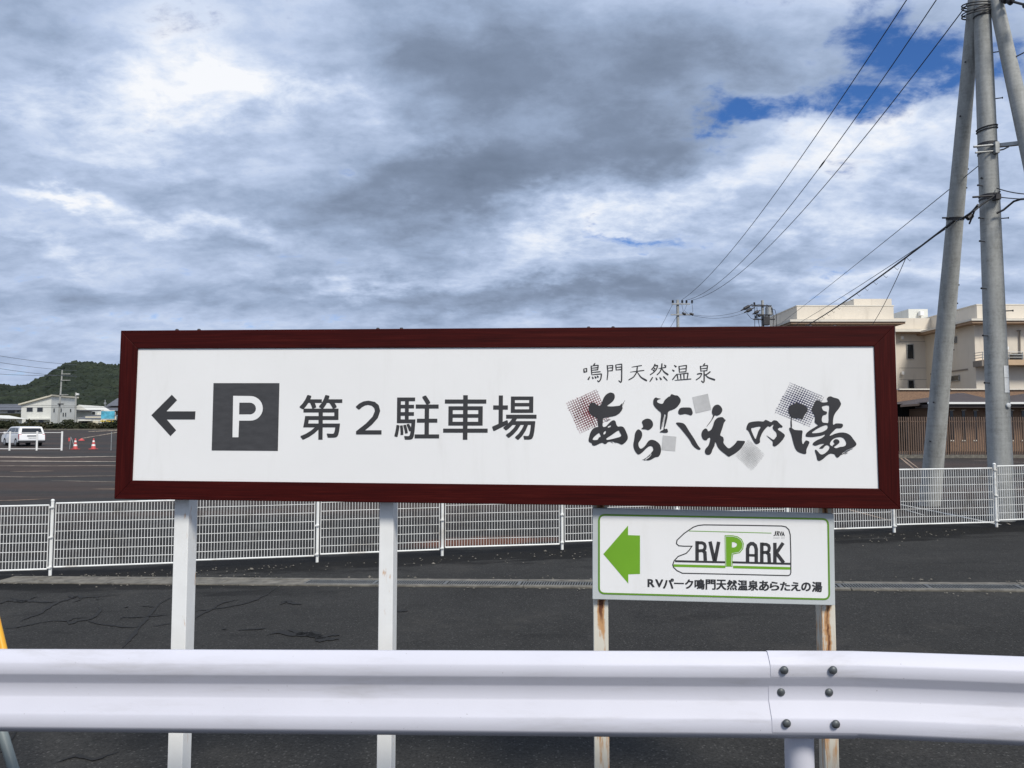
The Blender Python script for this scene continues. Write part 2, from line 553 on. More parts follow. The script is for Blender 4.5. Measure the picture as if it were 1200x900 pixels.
def asphalt(name, base, tint=(1, 1, 1), patch=.5, speck=.5, streak=None, rust=False):
    m_ = bpy.data.materials.new(name); m_.use_nodes = True
    t = NT(m_.node_tree); b = t.n['Principled BSDF']
    g = t.node('ShaderNodeTexCoord').outputs['Object']
    gx, gy, gzz = t.sep(g)
    big = t.noise(g if not streak else t.vm('MULTIPLY', g, streak), .55, 6, .62, .3)
    mid = t.noise(g, 3.1, 6, .65)
    fine = t.noise(g, 46, 4, .75)
    vor = t.node('ShaderNodeTexVoronoi'); vor.inputs['Scale'].default_value = 58
    t.l.new(g, vor.inputs['Vector'])
    vc = t.sep(vor.outputs['Color'])[0]
    agg = t.m('MULTIPLY', t.smooth(vc, .80, 1.0), t.m('SUBTRACT', 1.0, t.smooth(vor.outputs[0], .25, .6)))
    L = t.m('ADD', 1 - patch * .75, t.m('MULTIPLY', big, patch * 1.5))
    L = t.m('MULTIPLY', L, t.m('ADD', .75, t.m('MULTIPLY', mid, .5)))
    L = t.m('MULTIPLY', L, t.m('ADD', -.2, t.m('MULTIPLY', fine, 2.4)))
    L = t.m('ADD', L, t.m('MULTIPLY', agg, speck))
    col = t.vm('MULTIPLY', t.comb(L, L, L), tuple(base * c for c in tint))
    if streak:
        br = t.smooth(t.noise(t.vm('MULTIPLY', g, (.05, .28, 1)), 1.3, 5, .6), .40, .6)
        col = t.mix(t.m('MULTIPLY', br, .75), col, t.vm('MULTIPLY', t.comb(L, L, L), (base * 1.7, base * 1.2, base * 1.0)))
    if rust:
        # red-brown ferrous stain and the damp, blackened verge along the fence
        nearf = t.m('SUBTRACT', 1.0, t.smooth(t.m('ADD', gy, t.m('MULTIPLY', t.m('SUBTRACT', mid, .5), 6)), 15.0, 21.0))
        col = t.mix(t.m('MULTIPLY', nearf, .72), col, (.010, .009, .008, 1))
        p = t.m('MULTIPLY', t.m('SUBTRACT', gx, -.5), .55); q = t.m('MULTIPLY', t.m('SUBTRACT', gy, 13.6), 1.2)
        rr = t.m('EXPONENT', t.m('MULTIPLY', t.m('ADD', t.m('MULTIPLY', p, p), t.m('MULTIPLY', q, q)), -1))
        rr = t.smooth(t.m('MULTIPLY', rr, t.m('ADD', .35, mid)), .35, .8)
        col = t.mix(t.m('MULTIPLY', rr, .7), col, (.15, .055, .03, 1))
    else:
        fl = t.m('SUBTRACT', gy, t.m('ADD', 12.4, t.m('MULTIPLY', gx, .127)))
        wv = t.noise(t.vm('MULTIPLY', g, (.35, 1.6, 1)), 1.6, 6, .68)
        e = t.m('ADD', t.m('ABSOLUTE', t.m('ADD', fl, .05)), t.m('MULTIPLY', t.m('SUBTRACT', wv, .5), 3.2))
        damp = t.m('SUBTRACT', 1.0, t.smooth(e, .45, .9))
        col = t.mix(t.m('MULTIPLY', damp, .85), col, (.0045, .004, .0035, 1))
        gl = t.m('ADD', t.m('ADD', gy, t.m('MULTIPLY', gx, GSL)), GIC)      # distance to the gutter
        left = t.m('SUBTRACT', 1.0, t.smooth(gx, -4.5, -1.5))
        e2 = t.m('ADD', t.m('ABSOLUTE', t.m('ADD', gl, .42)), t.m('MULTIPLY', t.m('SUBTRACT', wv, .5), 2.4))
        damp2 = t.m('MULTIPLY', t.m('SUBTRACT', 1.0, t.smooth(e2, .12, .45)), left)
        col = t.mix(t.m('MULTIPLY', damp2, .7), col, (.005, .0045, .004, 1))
        # old oil and tyre stains, scattered
        st = t.smooth(t.noise(t.vm('MULTIPLY', g, (.5, 1.1, 1)), 1.15, 7, .7, .5), .56, .68)
        col = t.mix(t.m('MULTIPLY', st, .45), col, (.008, .0075, .007, 1))
        ps = t.smooth(t.noise(t.vm('ADD', g, (9, 4, 0)), .8, 7, .72), .54, .66)
        col = t.mix(t.m('MULTIPLY', ps, .30), col, (.060, .056, .050, 1))
    t.l.new(col, b.inputs['Base Color'])
    b.inputs['Roughness'].default_value = .88
    b.inputs['Specular IOR Level'].default_value = .16
    bn = t.node('ShaderNodeBump'); bn.inputs['Strength'].default_value = .7; bn.inputs['Distance'].default_value = .006
    t.l.new(t.m('ADD', fine, t.m('MULTIPLY', vor.outputs[0], -.5)), bn.inputs['Height'])
    t.l.new(bn.outputs[0], b.inputs['Normal'])
    return m_


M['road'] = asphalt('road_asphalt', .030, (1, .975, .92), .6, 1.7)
M['lot'] = asphalt('parking_lot_asphalt', .036, (1, .97, .94), .7, .3, (.12, .9, 1), True)


def pole_mat():
    m_ = bpy.data.materials.new('pole_concrete'); m_.use_nodes = True
    t = NT(m_.node_tree); b = t.n['Principled BSDF']
    g = t.node('ShaderNodeTexCoord').outputs['Object']
    n = t.noise(t.vm('MULTIPLY', g, (4, 4, .5)), 2.2, 6, .6)
    f = t.noise(g, 26, 4, .6)
    bands = t.noise(t.vm('MULTIPLY', g, (1, 1, 9)), 1.7, 4, .7)
    L = t.m('ADD', t.m('ADD', t.m('MULTIPLY', n, .5), t.m('MULTIPLY', f, .28)), t.m('MULTIPLY', bands, .28))
    t.l.new(t.ramp(L, [(.38, (.22, .22, .205)), (.52, (.32, .325, .31)), (.68, (.41, .415, .40))]), b.inputs['Base Color'])
    b.inputs['Roughness'].default_value = .85
    bn = t.node('ShaderNodeBump'); bn.inputs['Strength'].default_value = .25; bn.inputs['Distance'].default_value = .01
    t.l.new(f, bn.inputs['Height']); t.l.new(bn.outputs[0], b.inputs['Normal'])
    return m_


M['pole'] = pole_mat()


def brick_mat():
    m_ = bpy.data.materials.new('brown_tile_cladding'); m_.use_nodes = True
    t = NT(m_.node_tree); b = t.n['Principled BSDF']
    g = t.node('ShaderNodeTexCoord').outputs['Object']
    x, y, z = t.sep(g)
    br = t.node('ShaderNodeTexBrick')
    t.l.new(t.comb(x, z, y), br.inputs['Vector'])
    br.inputs['Scale'].default_value = 5
    br.inputs['Color1'].default_value = (.27, .165, .10, 1)
    br.inputs['Color2'].default_value = (.20, .12, .075, 1)
    br.inputs['Mortar'].default_value = (.17, .12, .09, 1)
    br.inputs['Mortar Size'].default_value = .012
    t.l.new(br.outputs[0], b.inputs['Base Color'])
    b.inputs['Roughness'].default_value = .75
    return m_


M['brick'] = brick_mat()


def leaf_mat(name, a, b_, scale):
    m_ = bpy.data.materials.new(name); m_.use_nodes = True
    t = NT(m_.node_tree); b = t.n['Principled BSDF']
    g = t.node('ShaderNodeTexCoord').outputs['Object']
    n = t.noise(g, scale, 5, .65)
    t.l.new(t.ramp(n, [(.35, a), (.65, b_)]), b.inputs['Base Color'])
    b.inputs['Roughness'].default_value = .8
    b.inputs['Specular IOR Level'].default_value = .2
    return m_


M['forest'] = leaf_mat('forest_foliage', (.010, .016, .011), (.030, .040, .024), .03)
M['hedge'] = leaf_mat('hedge_foliage', (.014, .022, .010), (.055, .050, .028), .5)

# ------------------------------------------------------------------ ground sheets
def sheet(name, xs, ys, dz, material, ok=None):
    vs, fs, idx = [], [], {}
    for j, y in enumerate(ys):
        for i, x in enumerate(xs):
            X, Y = (x, y) if ok is None else ok(x, y)
            idx[i, j] = len(vs); vs.append((X, Y, gz(X, Y) + dz))
    for j in range(len(ys) - 1):
        for i in range(len(xs) - 1):
            fs.append((idx[i, j], idx[i + 1, j], idx[i + 1, j + 1], idx[i, j + 1]))
    mb = MB(); mb.add(vs, fs)
    o = mb.build(name, material)
    o['kind'] = 'structure'
    return o


def fenceY(X): return 12.45 + .127 * X


sheet('ground', [-3500, -1200, -400, -150, -80, -50, -14, 0, 14, 50, 80, 150, 400, 1200, 3500],
      [-400, -60, -8, 13, 42, 54, 80, 110, 200, 500, 1200, 4000], -.012, M['soil'])
XS = [-40, -30, -20, -14] + [-13 + i for i in range(27)] + [14, 20, 30, 40]
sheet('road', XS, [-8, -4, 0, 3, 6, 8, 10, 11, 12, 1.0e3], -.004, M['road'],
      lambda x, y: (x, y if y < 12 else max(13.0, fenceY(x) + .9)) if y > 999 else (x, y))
sheet('parking_lot', [-75, -60, -50] + XS + [50, 60, 75], [13.0, 14, 15, 16.5] + [18 + 2 * i for i in range(47)], -.008, M['lot'])

# ------------------------------------------------------------------ cracks in the asphalt
random.seed(3)


def ground_strip(mb, pts, w0, w1, jag=.0, dz=.004, sub=4):
    gp = []
    for i in range(len(pts) - 1):
        for k in range(sub):
            t = k / sub
            x = pts[i][0] * (1 - t) + pts[i + 1][0] * t
            y = pts[i][1] * (1 - t) + pts[i + 1][1] * t
            gp.append(G(x + random.uniform(-jag, jag), y + random.uniform(-jag, jag) * .35, dz))
    gp.append(G(*pts[-1], dz))
    vs, fs = [], []
    for i, p in enumerate(gp):
        t = (gp[min(i + 1, len(gp) - 1)] - gp[max(i - 1, 0)]); t.z = 0
        t.normalize(); nrm = Vector((-t.y, t.x, 0))
        e = min(1, 3 * min(i, len(gp) - 1 - i) / len(gp) + .25)
        wd = (random.uniform(w0, w1)) * e / 2
        vs += [p + nrm * wd, p - nrm * wd]
        if i: fs.append((2 * i - 2, 2 * i - 1, 2 * i + 1, 2 * i))
    mb.add([(v.x, v.y, gz(v.x, v.y) + dz) for v in vs], fs)


def z5(l): return [(x / 5, 640 + y / 5) for x, y in l]
def z4(l): return [(200 + x / 4, 580 + y / 4) for x, y in l]


cr = MB()
for l, a, b in [
    (z5([(0, 335), (50, 315), (100, 320), (160, 320), (200, 322), (290, 328), (330, 322)]), .02, .07),
    (z5([(60, 300), (110, 312), (130, 330), (190, 300), (220, 296)]), .01, .06),
    (z5([(115, 440), (170, 415), (225, 400), (275, 365), (330, 330), (400, 310), (460, 290), (480, 300), (560, 295), (620, 290), (700, 287)]), .015, .05),
    (z5([(425, 330), (470, 312), (480, 300)]), .01, .03), (z5([(400, 285), (430, 300), (465, 285)]), .01, .05), (z5([(565, 295), (572, 315)]), .01, .02),
    (z5([(20, 480), (90, 475), (160, 462), (240, 445), (320, 435), (395, 437), (430, 420), (515, 415)]), .01, .04),
    (z5([(395, 437), (410, 455), (460, 435), (520, 430), (555, 410), (590, 375), (585, 355)]), .015, .045),
    (z5([(515, 435), (560, 450), (620, 460), (700, 468), (760, 475), (830, 470)]), .01, .035),
    (z5([(720, 592), (750, 555), (775, 525), (820, 465), (865, 415), (905, 365), (945, 330), (1000, 300)]), .02, .05),
    (z5([(905, 355), (870, 350), (820, 352)]), .01, .03), (z5([(730, 357), (750, 356)]), .02, .05),
    (z5([(700, 425), (720, 415), (800, 415), (900, 408), (990, 400)]), .01, .04),
    (z5([(880, 470), (960, 458), (1010, 450)]), .01, .02),
    (z4([(100, 590), (130, 565), (190, 535), (260, 525), (340, 510), (400, 490), (450, 465), (490, 435)]), .015, .04),
    (z4([(190, 535), (240, 505), (320, 488)]), .02, .05), (z4([(100, 545), (150, 538), (190, 538)]), .01, .03),
    (z4([(515, 512), (545, 495), (560, 505), (612, 512)]), .02, .08), (z4([(240, 627), (262, 625)]), .02, .08),
    (z4([(315, 632), (380, 628), (445, 624)]), .02, .07), (z4([(448, 655), (520, 640), (580, 655), (650, 645), (700, 668), (760, 655), (792, 655)]), .02, .11),
    (z4([(560, 632), (620, 650), (680, 660), (720, 680), (790, 672)]), .02, .12), (z4([(1060, 540), (1110, 543)]), .05, .09),
    ([(20, 856), (10, 870), (0, 882)], .01, .02), ([(60, 895), (90, 885), (110, 890), (140, 880)], .01, .03),
    ([(1020, 655), (1090, 660), (1150, 658), (1200, 664)], .004, .012), ([(1130, 690), (1200, 705)], .004, .010),
]:
    ground_strip(cr, l, a * 1.4, b * 1.55, .7)
cr.build('asphalt_cracks', M['tar'])['kind'] = 'structure'

# worn lines painted on the lot and strings pegged across it
for pts, wd, mm in [
    ([(-60, 588), (22, 586), (59, 584.2)], .10, 'line_orange'), ([(107, 573), (150, 573)], .12, 'line_orange'),
    ([(12, 552.5), (63, 551.8)], .20, 'line_orange'), ([(-40, 545.6), (60, 546), (118, 545.6), (160, 546)], .14, 'line_paint'),
    ([(-40, 540), (60, 540.5), (150, 541)], .35, 'line_paint'), ([(-40, 535), (60, 536), (150, 534.5)], .5, 'line_paint'),
    ([(-40, 558), (40, 559), (150, 557)], .08, 'line_paint'), ([(60, 563), (150, 565)], .06, 'line_paint'),
    ([(1040, 587), (1057, 591.5), (1120, 604), (1168, 614), (1215, 624)], .09, 'line_white'), ([(1060, 597), (1084, 604)], .05, 'line_white'),
    ([(990, 596), (1006, 600), (1047, 611)], .06, 'line_orange'), ([(1040, 528), (1056, 537), (1073, 551)], .10, 'line_orange'),
    ([(1045, 528), (1060, 536.5), (1078, 550)], .08, 'line_orange'),
    ([(1135, 539), (1200, 542), (1260, 545)], .12, 'line_paint'), ([(1180, 613), (1230, 632)], .05, 'line_paint')]:
    mb = MB()
    ground_strip(mb, pts, wd * .8, wd, .0, 0.0, 6)
    mb.build('lot_marking', M[mm])['kind'] = 'structure'

# ------------------------------------------------------------------ drainage gutter
# runs across the apron; concrete lids on the left, steel grates on the right
gt = thing('drainage_gutter', 'concrete drainage gutter with steel grates crossing the asphalt in front of the fence', 'gutter', G(600, 685))
def onG(px, pyt, pyb):
    return G(px, pyt), G(px, pyb)


def lerp(a, b, t): return a + (b - a) * t


GA, GB = G(65, 680), G(1200, 688.5)
gd = (GB - GA); gd.z = 0; glen = gd.length; gd.normalize(); gn = Vector((-gd.y, gd.x, 0))
GW = .46


def gp(s, n, dz=0.0):
    p = GA + gd * s + gn * n
    return Vector((p.x, p.y, gz(p.x, p.y) + dz))


def gslab(mb, s0, s1, n0, n1, z0=-.05, z1=.008):
    q = [gp(s0, n0, z1), gp(s1, n0, z1), gp(s1, n1, z1), gp(s0, n1, z1)]
    qb = [gp(s0, n0, z0), gp(s1, n0, z0), gp(s1, n1, z0), gp(s0, n1, z0)]
    mb.hexa(q + qb)


s_split = (G(545, 685) - GA).dot(gd)
# kerb strips either side
s = -.9
k = 0
while s < glen + 3:
    L = 1.98
    for n0, n1 in ((-GW / 2, -GW / 2 + .10), (GW / 2 - .10, GW / 2)):
        mb = MB(); gslab(mb, s, s + L, n0 + random.uniform(-.004, .004), n1, -.05, .012 + random.uniform(0, .006))
        mb.build('concrete_edge', M['gutter'], gt, bevel=.004)
    s += L + .012
s = -.9
while s < s_split - 2.6:
    L = .60
    mb = MB(); gslab(mb, s, s + L, -GW / 2 + .104, GW / 2 - .104, -.04, .010 + random.uniform(-.003, .004))
    mb.build('concrete_lid', M['gutter'], gt, bevel=.004)
    s += L + .010
bed = MB(); gslab(bed, -.8, glen + 3, -GW / 2 + .101, GW / 2 - .101, -.09, -.045 + .045); 
while s < glen + 3:
    L = .995
    fr = MB()
    n0, n1 = -GW / 2 + .106, GW / 2 - .106
    for a, b in ((n0, n0 + .018), (n1 - .018, n1)):
        gslab(fr, s, s + L, a, b, -.03, .010)
    for a in (s, s + L - .02):
        gslab(fr, a, a + .02, n0 + .0185, n1 - .0185, -.03, .0095)
    fo = fr.build('grate_frame', M['grate'], gt)
    br = MB()
    for i in range(1, 28):
        a = s + .02 + (L - .04) * i / 28
        gslab(br, a - .006, a + .006, n0 + .019, n1 - .019, -.02, .008)
    bo = br.build('grate_bars', M['grate'], fo); bo['kind'] = 'stuff'
    s += L + .004
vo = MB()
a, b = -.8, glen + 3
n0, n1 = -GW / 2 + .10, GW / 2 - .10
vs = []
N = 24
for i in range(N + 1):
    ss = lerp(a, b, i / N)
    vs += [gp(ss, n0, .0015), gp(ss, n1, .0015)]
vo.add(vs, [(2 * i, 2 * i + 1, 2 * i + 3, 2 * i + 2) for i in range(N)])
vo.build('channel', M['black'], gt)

# grit and litter swept against the gutter and the fence
rg = random.Random(21)
gm = MB()
for _ in range(520):
    X = rg.uniform(-8, 8)
    Y = (fenceY(X) - .05 - abs(rg.gauss(0, .45))) if rg.random() < .6 else (_a.y + _k * (X - _a.x) + rg.choice((-1, 1)) * (.25 + abs(rg.gauss(0, .10))))
    r_ = rg.uniform(.006, .018) * (1.8 if rg.random() < .06 else 1)
    c = Vector((X, Y, gz(X, Y) + .002 + r_ * .4))
    q = [c + Vector((rg.uniform(-1, 1), rg.uniform(-1, 1), rg.uniform(-.4, .6))) * r_ for _k2 in range(2)]
    gm.add([c + Vector((-r_, 0, 0)), c + Vector((0, -r_ * .8, 0)), c + Vector((r_ * 1.1, 0, 0)), c + Vector((0, r_, 0)), c + Vector((0, 0, r_ * .8))], [(0, 1, 4), (1, 2, 4), (2, 3, 4), (3, 0, 4), (3, 2, 1, 0)])
go2 = gm.build('grit', M['gutter']); go2['kind'] = 'stuff'

# ------------------------------------------------------------------ white mesh fence
fence = thing('mesh_fence', 'low white welded mesh fence stepping up the slope between asphalt and parking lot', 'fence', (0, 12.45, gz(0, 12.45)))
fd = Vector((1, .127, 0)).normalized()


def fpt(px):
    u = (px - 600) / F
    X = 12.5 * u / (1 - .127 * u)
    return Vector((X, 12.5 + .127 * X, 0))


# post pixels: 60 217 375 523 663 (…) 1052 1168; the panels are two metres long
x_first = fpt(66)
posts = []
for k in range(-3, 14):
    posts.append(x_first + fd * (2.006 * k))
# height of the foot below the eye, from the photograph
def foot(X): return -.29 + .029 * X


panel_tops = []
PH = .975
for k in range(len(posts)):
    p = posts[k]
    z0 = gz(p.x, p.y)
    # step: each post carries the panel to its right a little higher
    zz_ = lambda q: -.29 + .0292 * q.x
    top = zz_(p + fd * 1.0) + .115 + PH + .005
    pm = MB()
    pm.tube([(p.x, p.y, z0 - .05), (p.x, p.y, top + .015)], .024, 12)
    pm.lathe((p.x, p.y, top + .015), [(.028, 0), (.028, .012), (.016, .026), (.004, .03)], 12)
    po = pm.build('fence_post', M['fence_white'], fence, smooth='auto')
    for hh in (.02, .48, .94):
        cl_ = MB(); cl_.box((p.x, p.y - .02, top - 1.0 + hh - .02), (.055, .05, .022))
        cl_.build('clamp', M['fence_white'], po)
    if k == len(posts) - 1: break
    q = posts[k + 1]
    mid = (p + q) / 2
    zb = zz_(mid) + .115
    a = p + fd * .05; b = q - fd * .05
    slope = .012 + random.uniform(-.006, .006)
    zb += random.uniform(-.006, .006)
    A = Vector((a.x, a.y, zb - slope)); B = Vector((b.x, b.y, zb + slope)); H = Vector((0, 0, PH))
    fr = MB()
    fr.tube([A, B], .0135, 8); fr.tube([A + H, B + H], .0135, 8)
    fr.tube([A, A + H], .0075, 6); fr.tube([B, B + H], .0075, 6)
    pn = fr.build('mesh_panel', M['fence_white'], fence, smooth='auto')
    wm = MB()
    nv = 42
    off = Vector((.127, -1, 0)).normalized() * .004
    for i in range(1, nv):
        c = A.lerp(B, i / nv)
        wm.bar(c + off, c + H + off, .0064, .0064)
    for j in range(1, 7):
        c = H * (j / 7 - .01)
        wm.bar(A + c - off, B + c - off, .0078, .0078)
    wo = wm.build('mesh_wires', M['fence_white'], pn); wo['kind'] = 'stuff'

# ------------------------------------------------------------------ the big sign
SLOPE = -.085      # the sign stands a little turned: its right end is nearer


class Plane:
    def __init__(s, off):
        s.o = Vector((0, 3.62 + off, 0))
        s.r = Vector((1, SLOPE, 0)).normalized()
        s.n = Vector((s.r.y, -s.r.x, 0))       # towards the road
        s.c = s.o.copy()

    def at(s, px, py, out=0.0):
        r = ray(px, py)
        n = s.n
        o = Vector((0, 0, EYE))
        base = s.c + n * out
        t = (base - o).dot(n) / r.dot(n)
        return o + r * t


class Flat(Plane):
    """points read off the photograph land on the plane itself, then are lifted straight out of it"""
    def at(s, px, py, out=0.0):
        return Plane.at(s, px, py, 0) + s.n * out


FRONT = Flat(0.0)
DEPTH = .085
outer = [(141.5, 387.3), (1048.7, 381.3), (1055.7, 597.0), (133.7, 584.8)]      # TL TR BR BL
inner = [(161.0, 408.4), (1024.7, 405.7), (1030.4, 572.6), (154.5, 563.0)]
sign = thing('parking_direction_sign', 'long white direction sign in dark red wood frame, pointing left to a parking lot', 'sign',
             FRONT.at(600, 590))
Oc = [FRONT.at(*p) for p in outer]
Ic = [FRONT.at(*p) for p in inner]
back = -FRONT.n * DEPTH
M['wood_v'] = wood_v()
for i in range(4):
    j = (i + 1) % 4
    a, b, c, e = Oc[i], Oc[j], Ic[j], Ic[i]
    mb = MB()
    mb.hexa([a, e, c, b, a + back, e + back, c + back, b + back])
    mb.build('frame_rail', M['wood'] if i % 2 == 0 else M['wood_v'], sign, bevel=.0025)
# inner silver lip round the panel
rec = -FRONT.n * .008
pb = MB()
ins = [lerp(Ic[i], (Ic[0] + Ic[1] + Ic[2] + Ic[3]) / 4, -.001) + rec for i in range(4)]
pb.hexa([ins[0], ins[3], ins[2], ins[1]] + [p - FRONT.n * .02 for p in (ins[0], ins[3], ins[2], ins[1])])
pb.build('panel', M['panel_white'], sign)
pb = MB()
bk = [p - FRONT.n * (DEPTH - .004) for p in Ic]
pb.hexa([bk[0], bk[3], bk[2], bk[1]] + [p - FRONT.n * .003 for p in (bk[0], bk[3], bk[2], bk[1])])
pb.build('back_panel', M['frame_alu'], sign)
FACE = Flat(.008)      # the printed face, recessed in the frame


class Ink:
    """flat print on a face: shapes in photo pixels laid on the face, as thin raised vinyl"""
    def __init__(s, plane, lift):
        s.pl = plane; s.lift = lift; s.mb = MB()

    def poly(s, pts, holes=()):
        splines = [pts] + list(holes)
        c = bpy.data.curves.new('ink', 'CURVE'); c.dimensions = '2D'; c.fill_mode = 'BOTH'
        for sp in splines:
            k = c.splines.new('POLY'); k.points.add(len(sp) - 1); k.use_cyclic_u = True
            for q, (x, y) in zip(k.points, sp): q.co = (x, -y, 0, 1)
        s._take(c)

    def _take(s, c, f=None):
        o = bpy.data.objects.new('ink', c); COL.objects.link(o)
        dg = bpy.context.evaluated_depsgraph_get()
        me = bpy.data.meshes.new_from_object(o.evaluated_get(dg))
        f = f or (lambda x, y: (x, -y))
        vs = [s.pl.at(*f(v.co.x, v.co.y), s.lift) for v in me.vertices]
        s.mb.add(vs, [tuple(p.vertices) for p in me.polygons])
        bpy.data.objects.remove(o); bpy.data.meshes.remove(me); bpy.data.curves.remove(c)

    def spline(s, pts, holes=()):
        """smooth closed outline (Catmull-Rom)"""
        def sm(p):
            n = len(p); r = []
            for i in range(n):
                a, b, c, e = p[i - 1], p[i], p[(i + 1) % n], p[(i + 2) % n]
                for t in (0, .34, .67):
                    t2, t3 = t * t, t * t * t
                    r.append(tuple(.5 * ((2 * b[k]) + (-a[k] + c[k]) * t + (2 * a[k] - 5 * b[k] + 4 * c[k] - e[k]) * t2 + (-a[k] + 3 * b[k] - 3 * c[k] + e[k]) * t3) for k in (0, 1)))
            return r
        s.poly(sm(pts), [sm(h) for h in holes])

    def stroke(s, pts, wd, closed=False):
        n = len(pts)
        pts = [Vector((x, y)) for x, y in pts]
        L, Rr = [], []
        for i, p in enumerate(pts):
            a = pts[i - 1] if (i or closed) else None
            b = pts[(i + 1) % n] if (i < n - 1 or closed) else None
            d1 = (p - a).normalized() if a is not None else (b - p).normalized()
            d2 = (b - p).normalized() if b is not None else d1
            t = (d1 + d2).normalized()
            nn = Vector((-t.y, t.x))
            k = min(2.0, 1 / max(.3, nn.dot(Vector((-d1.y, d1.x)))))
            L.append(p + nn * wd / 2 * k); Rr.append(p - nn * wd / 2 * k)
        vs = [s.pl.at(v.x, v.y, s.lift) for pr in zip(L, Rr) for v in pr]
        m_ = n if closed else n - 1
        s.mb.add(vs, [(2 * i, 2 * i + 1, 2 * ((i + 1) % n) + 1, 2 * ((i + 1) % n)) for i in range(m_)])

    def text(s, ch, quad, bold=0.0, fit=True, shear=0.0, multi=((0, 0),)):
        """one character (or word) fitted into a pixel quad TL TR BR BL"""
        c = bpy.data.curves.new('ink', 'FONT'); c.body = ch; c.offset = bold; c.resolution_u = 3; c.shear = shear
        o = bpy.data.objects.new('ink', c); COL.objects.link(o)
        dg = bpy.context.evaluated_depsgraph_get()
        me = bpy.data.meshes.new_from_object(o.evaluated_get(dg))
        xs = [v.co.x for v in me.vertices]; ys = [v.co.y for v in me.vertices]
        x0, x1, y0, y1 = min(xs), max(xs), min(ys), max(ys)
        if not fit: x0, x1, y0, y1 = 0, 1, -.12, .88
        TL, TR, BR, BL = [Vector(q) for q in quad]
        for ci, (ox, oy) in enumerate(multi):
            vs = []
            for v in me.vertices:
                a = (v.co.x - x0) / (x1 - x0); b = (v.co.y - y0) / (y1 - y0)
                p = BL.lerp(BR, a).lerp(TL.lerp(TR, a), b)
                vs.append(s.pl.at(p.x + ox, p.y + oy, s.lift + ci * .00008))
            s.mb.add(vs, [tuple(p.vertices) for p in me.polygons])
        bpy.data.objects.remove(o); bpy.data.meshes.remove(me); bpy.data.curves.remove(c)

    def build(s, name, material, parent):
        me = bpy.data.meshes.new(name); me.from_pydata([tuple(v) for v in s.mb.v], [], s.mb.f)
        me.materials.append(material)
        o = bpy.data.objects.new(name, me); COL.objects.link(o)
        o.parent = parent; o.matrix_parent_inverse = world_of(parent).inverted()
        return o


def zz1(x, y): return (130 + x / 3.75, 370 + y / 3.75)
def zz2(x, y): return (330 + x / 3.75, 420 + y / 3.75)


LIFT = .0010
# arrow
ar = Ink(FACE, LIFT)
ar.poly([zz1(*p) for p in [(178, 437), (268, 347), (291, 371), (244, 420), (372, 420), (370, 456), (246, 456), (287, 503), (262, 529)]])
ar.build('arrow', M['kanji'], sign)
bx = Ink(FACE, LIFT)
bx.poly([zz1(*p) for p in [(451, 296), (741, 296), (734, 594), (443, 592)]])
bx.build('parking_symbol', M['ink_box'], sign)
pp = Ink(FACE, LIFT * 2)
arc = lambda cx, cy, rx, ry, a0, a1, n: [(cx + rx * cos(R(a0 + (a1 - a0) * i / n)), cy - ry * sin(R(a0 + (a1 - a0) * i / n))) for i in range(n + 1)]
out_ = [(538, 352)] + arc(614, 407, 54, 54, 90, -90, 14)[0:] + [(564, 461), (561, 534), (535, 534)]
hole = [(565, 382)] + arc(611, 408, 27, 26, 90, -90, 10) + [(564, 434)]
pp.poly([zz1(*p) for p in out_], [[zz1(*p) for p in hole]])
pp.build('letter_p', M['panel_white'], sign)
# 第２駐車場
for ch, x0, x1, y0, y1, bd in [('第', 79, 266, 161, 357, .012), ('２', 326, 440, 186, 334, .012), ('駐', 497, 693, 163, 357, .012), ('車', 711, 906, 162, 357, .014), ('場', 926, 1120, 163, 358, .012)]:
    k = Ink(FACE, LIFT)
    e = .48
    k.text(ch, [zz2(x0 + 2.5, y0 + 1.5), zz2(x1 - .5, y0 + 1.5), zz2(x1 - 2.5, y1 - 1.5), zz2(x0 + .5, y1 - 1.5)], 0, multi=[(-e, -e), (e, -e), (e, e), (-e, e), (0, 0)])
    k.build('character', M['kanji'], sign)
